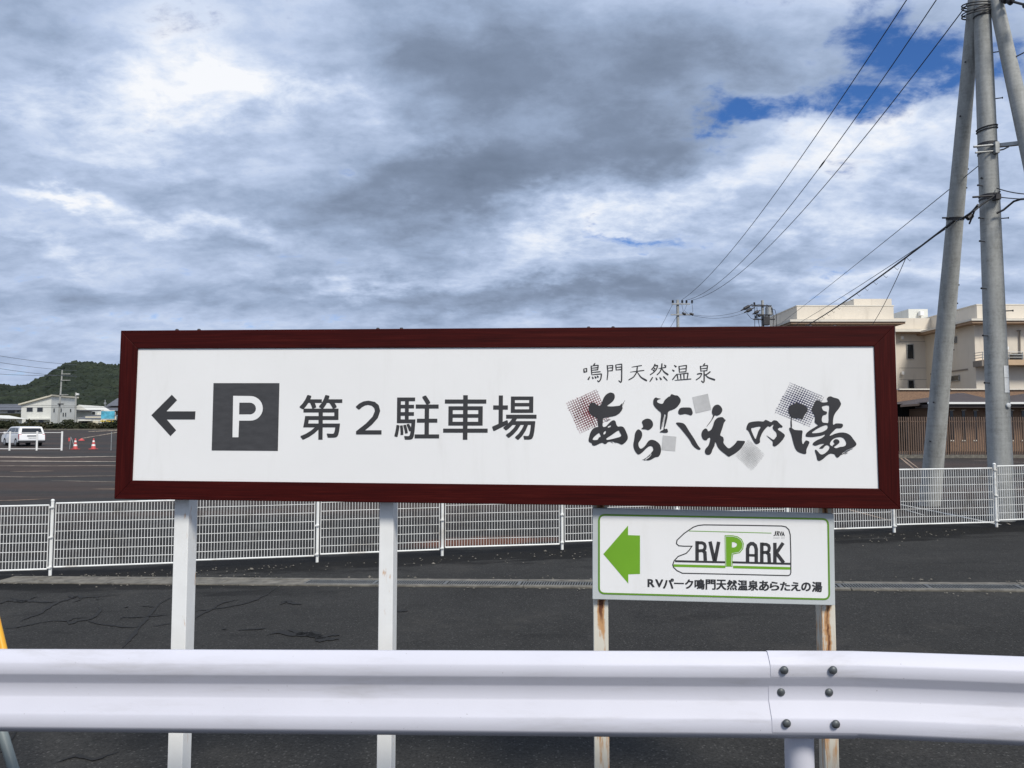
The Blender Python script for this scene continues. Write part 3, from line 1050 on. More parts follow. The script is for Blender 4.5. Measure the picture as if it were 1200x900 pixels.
# 鳴門天然温泉
def zz8(x, y): return (670 + x / 6.667, 420 + y / 6.667)
SCRIPT = [
    # 鳴
    [[(93, 80), (99, 112)], [(93, 82), (119, 78)], [(119, 77), (114, 107)], [(98, 108), (116, 104)], [(183, 36), (172, 54)], [(152, 56), (157, 130)], [(152, 60), (207, 52)], [(207, 51), (203, 92)],
     [(156, 76), (203, 71)], [(156, 92), (203, 88)], [(154, 110), (226, 103)], [(156, 128), (233, 120)], [(233, 119), (228, 160), (212, 184), (200, 172)],
     [(142, 140), (128, 166)], [(160, 142), (169, 159)], [(180, 138), (191, 155)], [(198, 134), (209, 149)]],
    # 門
    [[(277, 52), (283, 110), (276, 170)], [(278, 58), (321, 54)], [(321, 53), (318, 99)], [(282, 76), (318, 72)], [(282, 98), (318, 95)], [(344, 48), (348, 94)], [(345, 50), (391, 44)],
     [(391, 42), (390, 176), (383, 188), (366, 172)], [(348, 70), (388, 66)], [(348, 90), (388, 86)]],
    # 天
    [[(468, 68), (548, 55)], [(456, 107), (567, 93)], [(513, 62), (508, 108), (484, 146), (443, 169)], [(512, 106), (540, 148), (588, 175)]],
    # 然
    [[(652, 42), (641, 68), (621, 89)], [(648, 58), (673, 54), (662, 85), (642, 108), (611, 129)], [(640, 73), (653, 83)], [(631, 87), (645, 97)], [(678, 79), (738, 69)],
     [(705, 38), (702, 78), (688, 108), (665, 129)], [(704, 80), (722, 106), (755, 129)], [(722, 50), (738, 63)], [(633, 146), (610, 182)], [(657, 148), (667, 169)], [(686, 146), (701, 167)], [(715, 140), (748, 174)]],
    # 温
    [[(799, 53), (818, 67)], [(784, 88), (802, 101)], [(786, 168), (806, 142), (821, 122)], [(838, 58), (842, 112)], [(838, 62), (897, 54)], [(897, 52), (892, 107)], [(842, 84), (892, 79)], [(842, 107), (892, 103)],
     [(823, 120), (830, 166)], [(824, 124), (909, 114)], [(909, 112), (902, 162)], [(850, 122), (854, 163)], [(876, 118), (878, 161)], [(804, 171), (934, 160)]],
    # 泉
    [[(1042, 37), (1030, 54)], [(1005, 58), (1010, 104)], [(1006, 62), (1061, 54)], [(1061, 52), (1056, 99)], [(1010, 80), (1056, 76)], [(1010, 98), (1056, 95)],
     [(1034, 98), (1035, 180), (1027, 189), (1012, 174)], [(978, 123), (1019, 115), (1004, 146), (970, 169)], [(1084, 102), (1056, 124), (1040, 129)], [(1040, 125), (1066, 150), (1120, 168)]],
]
for strokes in SCRIPT:
    # regular script written with a brush: thin level strokes, heavier uprights, swelling ends
    k = Ink(FACE, LIFT)
    for si, st in enumerate(strokes):
        k.lift = LIFT + si * .00005
        p = [Vector(zz8(*q)) for q in st]
        fine_ = []
        for i in range(len(p) - 1):
            for j in range(4): fine_.append(p[i].lerp(p[i + 1], j / 4))
        fine_.append(p[-1])
        if len(p) > 2:
            fine_ = [fine_[0]] + [(fine_[i - 1] + fine_[i] * 2 + fine_[i + 1]) / 4 for i in range(1, len(fine_) - 1)] + [fine_[-1]]
        d_ = p[-1] - p[0]
        level = abs(d_.y) < .35 * abs(d_.x)
        falls = d_.x > 0 and d_.y > .3 * d_.x and d_.length > 3
        lo_, hi_ = (.62, 1.05) if level else ((.7, 1.75) if falls and len(p) > 2 or d_.length < 5 else (1.25, .95))
        n = len(fine_); L_, R_ = [], []
        for i, q in enumerate(fine_):
            t_ = (fine_[min(i + 1, n - 1)] - fine_[max(i - 1, 0)]).normalized(); nn = Vector((-t_.y, t_.x))
            wd = 1.28 * lerp(lo_, hi_, i / (n - 1)) * (.75 if i in (0, n - 1) else 1)
            L_.append(q + nn * wd / 2); R_.append(q - nn * wd / 2)
        vs = [k.pl.at(v.x, v.y, k.lift) for pr in zip(L_, R_) for v in pr]
        k.mb.add(vs, [(2 * i, 2 * i + 1, 2 * i + 3, 2 * i + 2) for i in range(n - 1)])
    k.build('character', M['ink'], sign)

# hatched squares behind the brushwork
def hatch(name, material, c00, c10, c01, n, wmin, wmax, skew=0.0, seed=0, fade=None, lift=LIFT):
    rnd = random.Random(seed)
    k = Ink(FACE, lift)
    c00, c10, c01 = Vector(c00), Vector(c10), Vector(c01)
    eu, ev = c10 - c00, c01 - c00
    for i in range(n + 1):
        f = i / n
        wgt = wmin + (wmax - wmin) * (1 - abs(2 * f - 1)) ** .8
        for (A, B, base) in ((c00 + eu * f, ev, 0), (c00 + ev * f, eu, 1)):
            a0, a1 = rnd.uniform(-.04, .03), rnd.uniform(.97, 1.04)
            m_ = 8
            pts = []
            for j in range(m_ + 1):
                t = lerp(a0, a1, j / m_)
                q = A + B * t
                pts.append((q.x + rnd.uniform(-.06, .06), q.y + rnd.uniform(-.06, .06)))
            for j in range(m_):
                t = (j + .5) / m_
                k.stroke([pts[j], pts[j + 1]], wgt * (.65 + .5 * (1 - abs(2 * t - 1))) * rnd.uniform(.75, 1.2))
    k.build(name, material, sign)


def zA(x, y): return (660 + x / 11.244, 450 + y / 11.25)
def zB(x, y): return (730 + x / 9, 450 + y / 9)
def zC(x, y): return (815 + x / 9, 460 + y / 9)
def zD(x, y): return (900 + x / 8.573, 440 + y / 8.573)
def z45(x, y): return (820 + x / 6.316, 440 + y / 6.316)
def z44(x, y): return (660 + x / 6.667, 440 + y / 6.667)


hatch('red_hatched_square', M['red_ink'], zA(48, 258), zA(435, 75), zA(222, 650), 14, .30, 1.15, seed=1)
hatch('navy_hatched_square', M['navy_ink'], zD(225, 75), zD(560, 215), zD(75, 370), 15, .35, .95, seed=2)
for nm, qs, sd_ in (('pale_hatched_square', [z44(1008, 170), z44(1130, 142), z44(1035, 296)], 3), ('pale_hatched_square', [z44(778, 468), z44(884, 478), z44(768, 582)], 4)):
    k = Ink(FACE, LIFT)
    a, b, c = [Vector(q) for q in qs]
    k.poly([tuple(a), tuple(b), tuple(b + c - a), tuple(c)])
    k.build('pale_square', M['grey_ink'], sign)
hatch('fine_hatched_square', M['grey_line'], zC(562, 498), zC(730, 655), zC(425, 668), 18, .16, .34, seed=5)

brush = []
b1 = Ink(FACE, LIFT * 2)
b1.spline([zA(*p) for p in [(630, 112), (668, 128), (680, 160), (672, 200), (645, 235), (600, 270), (580, 290), (640, 295), (700, 290), (745, 283), (765, 262), (780, 260), (778, 290), (782, 320), (770, 350), (735, 390), (680, 420), (600, 435), (535, 448), (525, 460), (522, 500), (522, 560), (560, 560), (600, 520), (640, 485), (670, 478), (690, 495), (700, 530), (720, 560), (765, 557), (800, 575), (825, 620), (848, 680), (850, 720), (835, 750), (805, 780), (770, 798), (730, 780), (690, 770), (640, 755), (590, 765), (570, 785), (545, 790), (520, 775), (490, 780), (450, 800), (415, 812), (385, 805), (375, 780), (345, 765), (335, 735), (345, 690), (355, 650), (375, 610), (405, 580), (440, 567), (462, 562), (455, 520), (452, 460), (430, 440), (390, 420), (355, 390), (338, 350), (340, 300), (352, 262), (380, 245), (415, 250), (440, 270), (485, 285), (510, 240), (535, 180), (565, 140), (600, 118)]],
          [[zA(*p) for p in h] for h in ([(390, 735), (400, 705), (430, 675), (470, 645), (485, 660), (495, 690), (470, 705), (455, 732), (430, 738)],
                                         [(530, 655), (540, 630), (562, 618), (560, 645), (540, 665)],
                                         [(570, 730), (575, 712), (640, 670), (725, 612), (745, 635), (765, 675), (750, 695), (700, 710), (640, 725), (590, 735)],
                                         [(585, 570), (600, 552), (632, 545), (625, 560), (600, 574)])])
for a, b in (((775, 270), (815, 215)), ((782, 285), (800, 245)), ((620, 745), (650, 775)), ((590, 745), (660, 780)), ((640, 740), (690, 778)), ((545, 480), (600, 462)), ((560, 495), (625, 465))):
    b1.stroke([zA(*a), zA(*b)], .35)
b1.build('brush_character', M['ink'], sign)
b2 = Ink(FACE, LIFT * 2)
b2.spline([zB(*p) for p in [(200, 400), (215, 380), (250, 365), (285, 370), (310, 395), (318, 430), (305, 460), (270, 485), (240, 478), (200, 475), (198, 465), (212, 455), (210, 430)]])
b2.spline([zB(*p) for p in [(165, 478), (195, 500), (203, 540), (190, 580), (165, 620), (168, 660), (190, 682), (230, 655), (270, 600), (310, 588), (355, 605), (390, 640), (402, 690), (395, 735), (375, 765), (340, 772), (300, 795), (265, 805), (245, 798), (275, 775), (300, 745), (298, 725), (320, 695), (310, 660), (280, 655), (245, 680), (210, 715), (170, 742), (145, 730), (120, 690), (110, 640), (120, 580), (128, 520), (145, 490)]])
for a, b in (((205, 797), (250, 800)), ((225, 805), (275, 790)), ((232, 790), (290, 750)), ((250, 775), (296, 735)), ((215, 800), (240, 780))):
    b2.stroke([zB(*a), zB(*b)], .45)
b2.build('brush_character', M['ink'], sign)
b3 = Ink(FACE, LIFT * 2)
b3.spline([zB(*p) for p in [(320, 185), (325, 160), (345, 142), (370, 150), (400, 155), (370, 165), (360, 185), (375, 200), (418, 208), (440, 170), (480, 135), (495, 130), (512, 107), (545, 118), (580, 125), (610, 170), (590, 220), (545, 262), (480, 290), (470, 350), (448, 440), (434, 462), (440, 400), (452, 335), (440, 318), (428, 350), (412, 420), (405, 470), (398, 478), (392, 470), (395, 400), (402, 310), (375, 280), (340, 245), (322, 215)]])
b3.spline([zB(*p) for p in [(388, 508), (405, 492), (425, 482), (432, 465), (448, 475), (465, 472), (475, 505), (450, 515), (420, 512)]])
b3.spline([zB(*p) for p in [(583, 300), (590, 270), (615, 250), (680, 247), (715, 252), (730, 280), (735, 310), (720, 330), (690, 322), (655, 315), (620, 322), (595, 320)]])
b3.spline([zB(*p) for p in [(560, 415), (580, 405), (630, 412), (660, 435), (700, 500), (750, 575), (790, 645), (818, 680), (810, 692), (780, 685), (735, 645), (700, 585), (650, 520), (600, 460)]])
for a, b in (((436, 330), (415, 450)), ((446, 340), (430, 470)), ((420, 340), (418, 400))):
    b3.stroke([zB(*a), zB(*b)], .3)
b3.build('brush_character', M['ink'], sign)
b4 = Ink(FACE, LIFT * 2)
b4.spline([zC(*p) for p in [(175, 190), (185, 155), (210, 132), (240, 128), (265, 145), (283, 180), (272, 215), (250, 235), (225, 245), (205, 240), (190, 265), (160, 310), (118, 360), (125, 345), (165, 290), (185, 240), (175, 220)]])
b4.spline([zC(*p) for p in [(245, 262), (285, 260), (305, 280), (318, 292), (300, 320), (285, 370), (268, 420), (262, 452), (290, 470), (298, 500), (295, 530), (320, 565), (352, 588), (390, 565), (425, 530), (440, 508), (475, 508), (522, 515), (500, 560), (470, 600), (420, 640), (375, 665), (350, 675), (315, 650), (270, 615), (235, 575), (210, 520), (200, 560), (180, 600), (165, 640), (145, 655), (115, 652), (100, 630), (105, 595), (135, 560), (150, 520), (155, 475), (130, 485), (120, 500), (95, 502), (72, 480), (63, 440), (75, 400), (105, 378), (125, 390), (135, 408), (165, 390), (185, 350), (200, 300), (225, 272)]])
b4.build('brush_character', M['ink'], sign)
b5 = Ink(FACE, LIFT * 2)
b5.spline([z45(*p) for p in [(345, 395), (355, 360), (375, 345), (430, 338), (470, 340), (485, 328), (505, 335), (528, 345), (545, 332), (570, 335), (590, 355), (612, 375), (608, 385), (590, 385), (578, 400), (600, 415), (625, 435), (628, 450), (610, 480), (580, 510), (555, 525), (540, 515), (540, 490), (520, 470), (492, 442), (520, 460), (545, 475), (560, 460), (570, 445), (565, 420), (545, 400), (540, 380), (548, 362), (535, 368), (520, 380), (505, 375), (480, 400), (460, 430), (445, 470), (445, 495), (420, 508), (400, 490), (375, 440), (360, 410)]],
          [[z45(*p) for p in [(380, 395), (400, 385), (450, 378), (435, 410), (420, 455), (412, 470), (395, 440)]]])
b5.build('brush_character', M['ink'], sign)
b6 = Ink(FACE, LIFT * 2)
b6.spline([zD(*p) for p in [(210, 325), (225, 300), (265, 285), (290, 265), (305, 285), (345, 290), (375, 310), (398, 330), (395, 360), (375, 385), (360, 410), (345, 440), (310, 430), (265, 430), (240, 425), (238, 460), (240, 520), (228, 520), (226, 460), (230, 420), (205, 370), (205, 345)]])
b6.spline([zD(*p) for p in [(212, 528), (235, 525), (265, 545), (310, 550), (345, 555), (342, 600), (340, 650), (350, 690), (375, 655), (395, 655), (415, 668), (405, 700), (385, 745), (382, 785), (350, 785), (300, 765), (275, 735), (255, 680), (235, 600), (220, 560)]])
b6.spline([zD(*p) for p in [(440, 330), (455, 300), (470, 265), (490, 248), (520, 255), (540, 270), (590, 268), (600, 255), (592, 235), (605, 215), (630, 210), (660, 222), (705, 235), (725, 265), (732, 290), (712, 330), (680, 370), (660, 410), (652, 460), (655, 495), (680, 482), (735, 483), (752, 495), (745, 520), (720, 530), (690, 530), (665, 550), (625, 592), (625, 605), (680, 582), (740, 572), (790, 580), (830, 605), (860, 645), (885, 680), (880, 705), (840, 730), (800, 745), (760, 765), (735, 795), (700, 825), (680, 812), (665, 790), (625, 785), (590, 805), (550, 840), (515, 857), (495, 845), (487, 810), (470, 750), (490, 752), (525, 790), (560, 788), (600, 755), (618, 720), (600, 700), (575, 705), (550, 732), (515, 730), (540, 705), (565, 685), (520, 690), (480, 705), (450, 695), (455, 675), (490, 650), (530, 632), (560, 612), (572, 592), (540, 602), (500, 610), (440, 618), (395, 615), (378, 608), (385, 580), (420, 550), (470, 520), (500, 500), (490, 490), (468, 470), (470, 440), (465, 400), (440, 360)]],
          [[zD(*p) for p in h] for h in ([(545, 310), (612, 303), (608, 380), (606, 470), (575, 475), (545, 468), (540, 430), (555, 400), (585, 390), (590, 365), (560, 355), (545, 335)],
                                         [(440, 578), (470, 550), (520, 520), (570, 500), (595, 500), (597, 530), (560, 560), (510, 575)],
                                         [(620, 690), (640, 650), (680, 625), (740, 620), (775, 650), (785, 690), (760, 712), (720, 718), (685, 730), (660, 720), (640, 708)])])
b6.spline([zD(*p) for p in [(655, 660), (675, 640), (705, 645), (718, 670), (700, 690), (680, 705), (655, 720), (650, 700), (668, 685)]])
for a, b in (((735, 795), (790, 770)), ((750, 785), (820, 750)), ((770, 790), (800, 775)), ((740, 775), (850, 735))):
    b6.stroke([zD(*a), zD(*b)], .5)
b6.build('brush_character', M['ink'], sign)


def vpost(name, pxl, pxr, py, pl_off, depth, top_z, bot_z, material, parent):
    """upright square tube whose front face shows between two pixels at one height"""
    pl_ = Flat(pl_off)
    a, b = pl_.at(pxl, py), pl_.at(pxr, py)
    bk_ = -pl_.n * depth
    mb = MB()
    mb.hexa([Vector((a.x, a.y, top_z)), Vector((a.x, a.y, bot_z)), Vector((b.x, b.y, bot_z)), Vector((b.x, b.y, top_z)),
             Vector((a.x, a.y, top_z)) + bk_, Vector((a.x, a.y, bot_z)) + bk_, Vector((b.x, b.y, bot_z)) + bk_, Vector((b.x, b.y, top_z)) + bk_])
    return mb.build(name, material, parent, bevel=.003)


PO = DEPTH + .004
zt = FRONT.at(600, 400).z
for (l, r_, mm, py) in ((201.5, 218.5, 'post_a', 700), (443.5, 460.2, 'post_a', 700), (695.6, 713.0, 'post_rust', 740), (963.3, 979.6, 'post_rust2', 740)):
    X = (l - 600) / F * 3.8
    vpost('post', l, r_, py, PO, .09, zt, gz(X, 3.8) - .3, M[mm], sign)
# bolt ends standing along the top edge, in pairs over the posts
for px in (202, 228, 440, 468, 690, 719, 953, 982):
    p = FRONT.at(px, 386.3 - (px - 141) * .0058)
    mb = MB(); c = p - FRONT.n * .045
    mb.lathe((c.x, c.y, c.z - .012), [(.010, 0), (.010, .014), (.006, .020)], 8)
    mb.build('bolt', M['dark_metal'], sign)

# ------------------------------------------------------------------ green arrow sign
GF = Flat(.055)
gs = thing('camping_car_park_sign', 'small white sign with green border, green arrow and train logo below the long sign', 'sign', GF.at(836, 705))
go_ = [(694.4, 595.4), (977.2, 602.0), (978.8, 709.4), (694.4, 702.2)]
Q = [GF.at(*p) for p in go_]
mb = MB(); bk_ = -GF.n * .028
mb.hexa([Q[0], Q[3], Q[2], Q[1]] + [q + bk_ for q in (Q[0], Q[3], Q[2], Q[1])])
mb.build('board', M['frame_alu'], gs, bevel=.002)


def zG(x, y): return (685 + x / 4, 585 + y / 4)
def zL(x, y): return (780 + x / 6, 600 + y / 6)


def rrect(tl, tr, br, bl, rad, n=6):
    c = [Vector(tl), Vector(tr), Vector(br), Vector(bl)]
    pts = []
    for i in range(4):
        p, a, b = c[i], c[i - 1], c[(i + 1) % 4]
        d1 = (a - p).normalized() * rad; d2 = (b - p).normalized() * rad
        for k in range(n + 1):
            t = k / n
            q = (p + d1) * (1 - t) ** 2 + p * 2 * t * (1 - t) + (p + d2) * t * t
            pts.append((q.x, q.y))
    return pts


face = Ink(GF, .0008)
rr_ = rrect(zG(68, 73), zG(1141, 93), zG(1147, 469), zG(68, 441), 7)
face.poly(rr_)
face.build('printed_face', M['panel_white'], gs)
bd = Ink(GF, .0016); bd.stroke(rr_, 2.1, True); bd.build('green_border', M['green_dark'], gs)
k = Ink(GF, .0016); k.poly([zG(*p) for p in [(88, 257), (204, 123), (204, 168), (260, 170), (260, 350), (205, 352), (205, 395)]]); k.build('green_arrow', M['green'], gs)
lo = Ink(GF, .0016)
path = [(270, 90), (540, 93), (815, 98), (845, 104), (866, 124), (876, 160), (880, 300), (880, 425), (875, 440), (862, 447), (500, 438), (118, 430), (80, 412), (55, 388), (50, 370), (60, 342), (88, 312), (145, 290), (166, 268), (185, 240), (130, 240), (92, 237), (76, 222), (80, 198), (130, 150), (195, 106), (230, 94)]
lo.stroke([zL(*p) for p in path], 1.25, True)
lo.stroke([zL(66, 345), zL(420, 353)], 2.4); lo.stroke([zL(470, 353), zL(876, 364)], 2.4)
W_ = 4.1
def L6(pts, wd=W_): lo.stroke([zL(*p) for p in pts], wd)
L6([(221, 204), (221, 340)]); L6([(221, 216), (256, 216), (272, 224), (278, 240), (276, 258), (264, 270), (221, 274)], 3.6); L6([(262, 270), (276, 284), (279, 342)])
L6([(312, 207), (343, 344)]); L6([(373, 209), (347, 344)])
L6([(576, 352), (576, 260), (582, 235), (598, 222), (614, 222), (630, 235), (637, 260), (637, 355)]); L6([(576, 303), (637, 305)], 3.0)
L6([(676, 214), (676, 354)]); L6([(676, 226), (708, 227), (724, 236), (729, 252), (726, 272), (714, 283), (676, 284)], 3.6); L6([(712, 283), (726, 298), (729, 356)])
L6([(768, 216), (768, 355)]); L6([(826, 217), (778, 288), (830, 357)])
lo.build('train_logo', M['kanji'], gs)
lg = Ink(GF, .0016)
lg.stroke([zL(165, 133), zL(743, 148)], .8)
lg.stroke([zL(56, 376), zL(420, 385)], 3.0); lg.stroke([zL(474, 386), zL(876, 396)], 3.0)
pout = [(415, 163), (470, 163), (505, 170), (535, 190), (550, 222), (545, 260), (522, 288), (475, 298), (470, 330), (470, 384), (418, 384)]
lg.poly([zL(*p) for p in pout], [[zL(*p) for p in [(466, 212), (482, 212), (498, 220), (502, 230), (496, 242), (482, 249), (466, 249)]]])
lg.build('green_letter_p', M['green'], gs)
lw = Ink(GF, .0024)
pin = [(421, 171), (470, 171), (502, 178), (529, 196), (542, 224), (537, 256), (516, 282), (468, 290), (463, 330), (463, 380)]
lw.stroke([zL(*p) for p in pin], .45); lw.stroke([zL(421, 171), zL(423, 380)], .45)
lw.build('white_outline', M['panel_white'], gs)
jr = Ink(GF, .0016)
jr.text('J', [zL(764, 134), zL(778, 134), zL(772, 168), zL(757, 168)], 0.0, multi=[(-.22, 0), (.22, 0), (0, 0)])
jr.text('R', [zL(786, 134), zL(800, 134), zL(798, 168), zL(780, 168)], 0.0, multi=[(-.22, 0), (.22, 0), (0, 0)])
jr.text('V', [zL(800, 136), zL(818, 136), zL(814, 168), zL(804, 168)], 0.0, multi=[(-.22, 0), (.22, 0), (0, 0)])
jr.text('A', [zL(822, 138), zL(830, 138), zL(836, 170), zL(816, 170)], 0.0, multi=[(-.22, 0), (.22, 0), (0, 0)])
for i in range(9):
    if i == 5: continue
    x = 758 + i * 9
    jr.stroke([zL(x, 182), zL(x + 6, 182.3)], .45)
jr.build('small_logo_lettering', M['kanji'], gs)
txt = 'RVパーク鳴門天然温泉あらたえの湯'
tx = Ink(GF, .0016)
cells = [(296, 328), (332, 368), (368, 418), (420, 465), (468, 512), (516, 563), (568, 614), (618, 664), (667, 714), (718, 764), (767, 814), (818, 864), (868, 912), (917, 963), (967, 1012), (1016, 1060), (1066, 1113)]
for ch, (x0, x1) in zip(txt, cells):
    t0 = 369 + (x0 - 295) * .0225; t1 = t0 + 48
    if ch in 'RV': t0 += 5; t1 -= 6
    if ch == 'ー': t0 += 19; t1 = t0 + 6
    if ch == 'ク': t0 += 2; x0 += 3; x1 -= 3; t1 -= 2
    if ch in 'らたえの': t0 += 4; t1 -= 3
    e = .45
    tx.text(ch, [zG(x0 + 1, t0 + 1), zG(x1 - 1, t0 + 2), zG(x1 - 1, t1), zG(x0 + 1, t1 - 1)], 0, multi=[(-e, -e * .7), (e, -e * .7), (e, e * .7), (-e, e * .7), (0, 0)])
tx.build('lettering', M['ink'], gs)

# ------------------------------------------------------------------ guard rail in front
rail = thing('guard_rail', 'white corrugated steel guard rail along the roadside in the foreground', 'guard rail', P(935, 863, 3.05))
prof = [(-.004, .004), (-.002, -.010), (-.012, -.024), (-.040, -.048), (-.048, -.052), (-.086, -.053), (-.094, -.050), (-.130, -.024), (-.140, -.020), (-.186, -.019),
        (-.194, -.022), (-.246, -.054), (-.254, -.058), (-.298, -.059), (-.306, -.056), (-.333, -.028), (-.338, -.014), (-.334, -.006)]


def beam(pts, zofs, push, name, th=.003):
    """pts: top edge line points; the profile is swept along"""
    mb = MB()
    n = len(prof)
    vs = []
    for i, p in enumerate(pts):
        t = (pts[min(i + 1, len(pts) - 1)] - pts[max(i - 1, 0)]); t.z = 0; t.normalize()
        nn = Vector((t.y, -t.x, 0))      # towards the camera
        for sgn in (0, 1):
            for (dz_, dy_) in prof:
                vs.append(p + Vector((0, 0, dz_ + zofs)) + nn * (-dy_ + push - sgn * th))
    m2 = 2 * n
    fs = []
    for i in range(len(pts) - 1):
        for k in range(n - 1):
            fs.append((i * m2 + k, i * m2 + k + 1, (i + 1) * m2 + k + 1, (i + 1) * m2 + k))
            fs.append((i * m2 + n + k, (i + 1) * m2 + n + k, (i + 1) * m2 + n + k + 1, i * m2 + n + k + 1))
        for k in (0, n - 1):
            fs.append((i * m2 + k, (i + 1) * m2 + k, (i + 1) * m2 + n + k, i * m2 + n + k))
    for i in (0, len(pts) - 1):
        for k in range(n - 1):
            fs.append((i * m2 + k, i * m2 + n + k, i * m2 + n + k + 1, i * m2 + k + 1))
    mb.add(vs, fs)
    return mb.build(name, M['rail'], rail, smooth='auto')


RL = P(0, 759.8, 3.22)
RM = P(898, 762.6, 3.06)
RR = P(1200, 768.4, 2.965)
dl = (RM - RL) / (RM.x - RL.x)
dr = (RR - RM) / (RR.x - RM.x)
lft = [RL - dl * 2.2] + [RL.lerp(RM, i / 6) for i in range(7)] + [RM + dl * .12, RM + dl * .33]
beam(lft, 0, 0, 'rail_beam')
rgt = [RM - dl * .0 + Vector((0, 0, .004)), RM + dl * .16 + Vector((0, 0, .004)), RM + dl * .34 + Vector((0, 0, .0035))]
c0 = rgt[-1]
d2_ = (RR - c0) / (RR.x - c0.x)
rgt[-1] = c0 + d2_ * .0
rgt += [c0.lerp(RR, f) - Vector((0, 0, .0008)) * (4 * f * (1 - f)) * -1 for f in (.25, .5, .75)] + [RR, RR + d2_ * 2.2]
beam(rgt, 0, .0018, 'rail_beam', .0016)
bolts = [(918.9, 785.3, .0585), (976.1, 785.3, .0585), (915.0, 810.8, .017), (971.3, 811.1, .017), (921.8, 847.6, .064), (979.3, 848.5, .064)]
for px, py, pr in bolts:
    X = (px - 600) / F * 3.05
    base = RM + dl * (X - RM.x)
    Y = base.y - pr
    p = P(px, py, Y)
    mb = MB()
    mb.lathe(p, [(.0165, 0), (.0165, .002), (.0150, .006), (.011, .0095), (.005, .0115), (.0005, .012)], 16, axis=(dl.cross(Vector((0, 0, 1)))))
    mb.build('bolt', M['bolt'], rail, smooth='auto')
pc = P(936.6, 880, 3.06 + .075)
mb = MB()
mb.tube([(pc.x, pc.y, -.6), (pc.x, pc.y, RM.z - .05)], .0575, 28)
mb.build('post', M['rail'], rail, smooth='auto')
mb = MB()
mb.box((pc.x, pc.y - .06, RM.z - .163), (.07, .05, .12))
mb.build('bracket', M['rail'], rail)
# another post beyond the left edge
for X in (-2.95,):
    b_ = RL + dl * (X - RL.x)
    mb = MB(); mb.tube([(X, b_.y + .075, -.7), (X, b_.y + .075, b_.z - .05)], .0575, 24)
    mb.build('post', M['rail'], rail, smooth='auto')

# ------------------------------------------------------------------ barricade frame behind the rail, far left
bc = thing('barricade_stand', 'yellow and grey leaning pipe leg of a barricade stand behind the rail at far left', 'barricade', G(-20, 860))
a_, b_ = P(-25, 640, 4.6), P(13, 800, 4.25)
d_ = (b_ - a_)
mb = MB(); mb.tube([a_, a_ + d_ * 1.15], .021, 12); mb.build('yellow_leg', M['yellow'], bc, smooth='auto')
a_, b_ = P(-9, 820, 3.9), P(17, 905, 3.75)
mb = MB(); mb.tube([a_, a_ + (b_ - a_) * 2.1], .024, 12); mb.build('grey_leg', M['grey_pipe'], bc, smooth='auto')
mb = MB(); p = P(-25, 640, 4.6); q = P(-9, 820, 3.9); mb.tube([p, q], .018, 10); mb.build('brace', M['grey_pipe'], bc, smooth='auto')

# ------------------------------------------------------------------ concrete pole group
PC0, PC1 = P(1171.5, 560, 14.4), P(1149.8, 0, 14.4)


def pole(name, label, a, b, r0, r1, n=28, group='concrete utility poles strapped together at their tops'):
    t = thing(name, label, 'utility pole', a, group)
    mb = MB()
    m_ = 14
    pts = [a.lerp(b, i / m_) for i in range(m_ + 1)]
    mb.tube(pts, [lerp(r0, r1, i / m_) for i in range(m_ + 1)], n)
    mb.build('shaft', M['pole'], t, smooth='auto')
    return t


def band(t, c, r, h=.05, ax=(0, 0, 1), mm='dark_metal'):
    mb = MB(); mb.tube([c - Vector(ax) * h / 2, c + Vector(ax) * h / 2], r + .010, 24)
    mb.build('band', M[mm], t, smooth='auto')


def steps(t, a, b, zs, r, direc, ln=.14):
    for z in zs:
        f = (z - a.z) / (b.z - a.z)
        c = a.lerp(b, f)
        dv = Vector(direc).normalized()
        mb = MB(); mb.tube([c + dv * (r * .8), c + dv * (r + ln)], .011, 8); mb.tube([c + dv * (r + ln - .012), c + dv * (r + ln)], .02, 8)
        mb.build('step_bolt', M['dark_metal'], t)


foot_c = Vector((PC0.x + .0, 14.4, gz(PC0.x, 14.4) - .3))
# central pole, upright
cx = PC0.x + .02
top_c = Vector((cx, 14.4, 12.6))
pcn = pole('utility_pole', 'upright concrete utility pole with white number plates, middle one of the three', Vector((cx, 14.4, -.35)), top_c, .222, .135)
# left leaning
La = P(1089, 597, 16.9); Lb = P(1142.5, -5, 14.45)
dL = (Lb - La)
pll = pole('utility_pole', 'leaning concrete prop pole left of the upright utility pole, with one dark band', La - dL * .04, La + dL * 1.015, .225, .118)
# right leaning
Ra = Vector((P(1306, 600, 12.9).x, 12.9, gz(10.6, 12.9) - .2)); Rb = P(1165, -8, 14.25)
dR = (Rb - Ra)
prr = pole('utility_pole', 'steeply leaning concrete prop pole at the right edge of the photo', Ra, Ra + dR * 1.02, .20, .118)


def on_c(py): return P(1150 + (py / 560) * 21.5, py, 14.4)
def r_c(z): return lerp(.222, .135, (z + .35) / 12.95)


for py in (12, 20, 170, 180, 230, 234):
    c = on_c(py); band(pcn, Vector((cx, 14.4, c.z)), r_c(c.z), .035 if py != 170 else .05)
for i, py in enumerate((6, 14)):
    mb = MB()
    for k in range(2):
        c = P(1146, py + k * 3, 14.42)
        pts = []
        for j in range(19):
            an = 2 * pi * j / 18
            pts.append(Vector((c.x + .30 * cos(an), c.y + .22 * sin(an), c.z + .05 * sin(an + i))))
        mb.tube(pts, .014, 6)
    mb.build('strap', M['dark_metal'], pcn, smooth='auto')
c = on_c(153)
mb = MB()
for k in range(2):
    pts = [Vector((cx + (r_c(c.z) + .012) * cos(2 * pi * j / 18), 14.4 + (r_c(c.z) + .012) * sin(2 * pi * j / 18), c.z + .03 * cos(2 * pi * j / 18) + k * .05)) for j in range(19)]
    mb.tube(pts, .012, 6)
mb.build('strap', M['dark_metal'], pcn, smooth='auto')
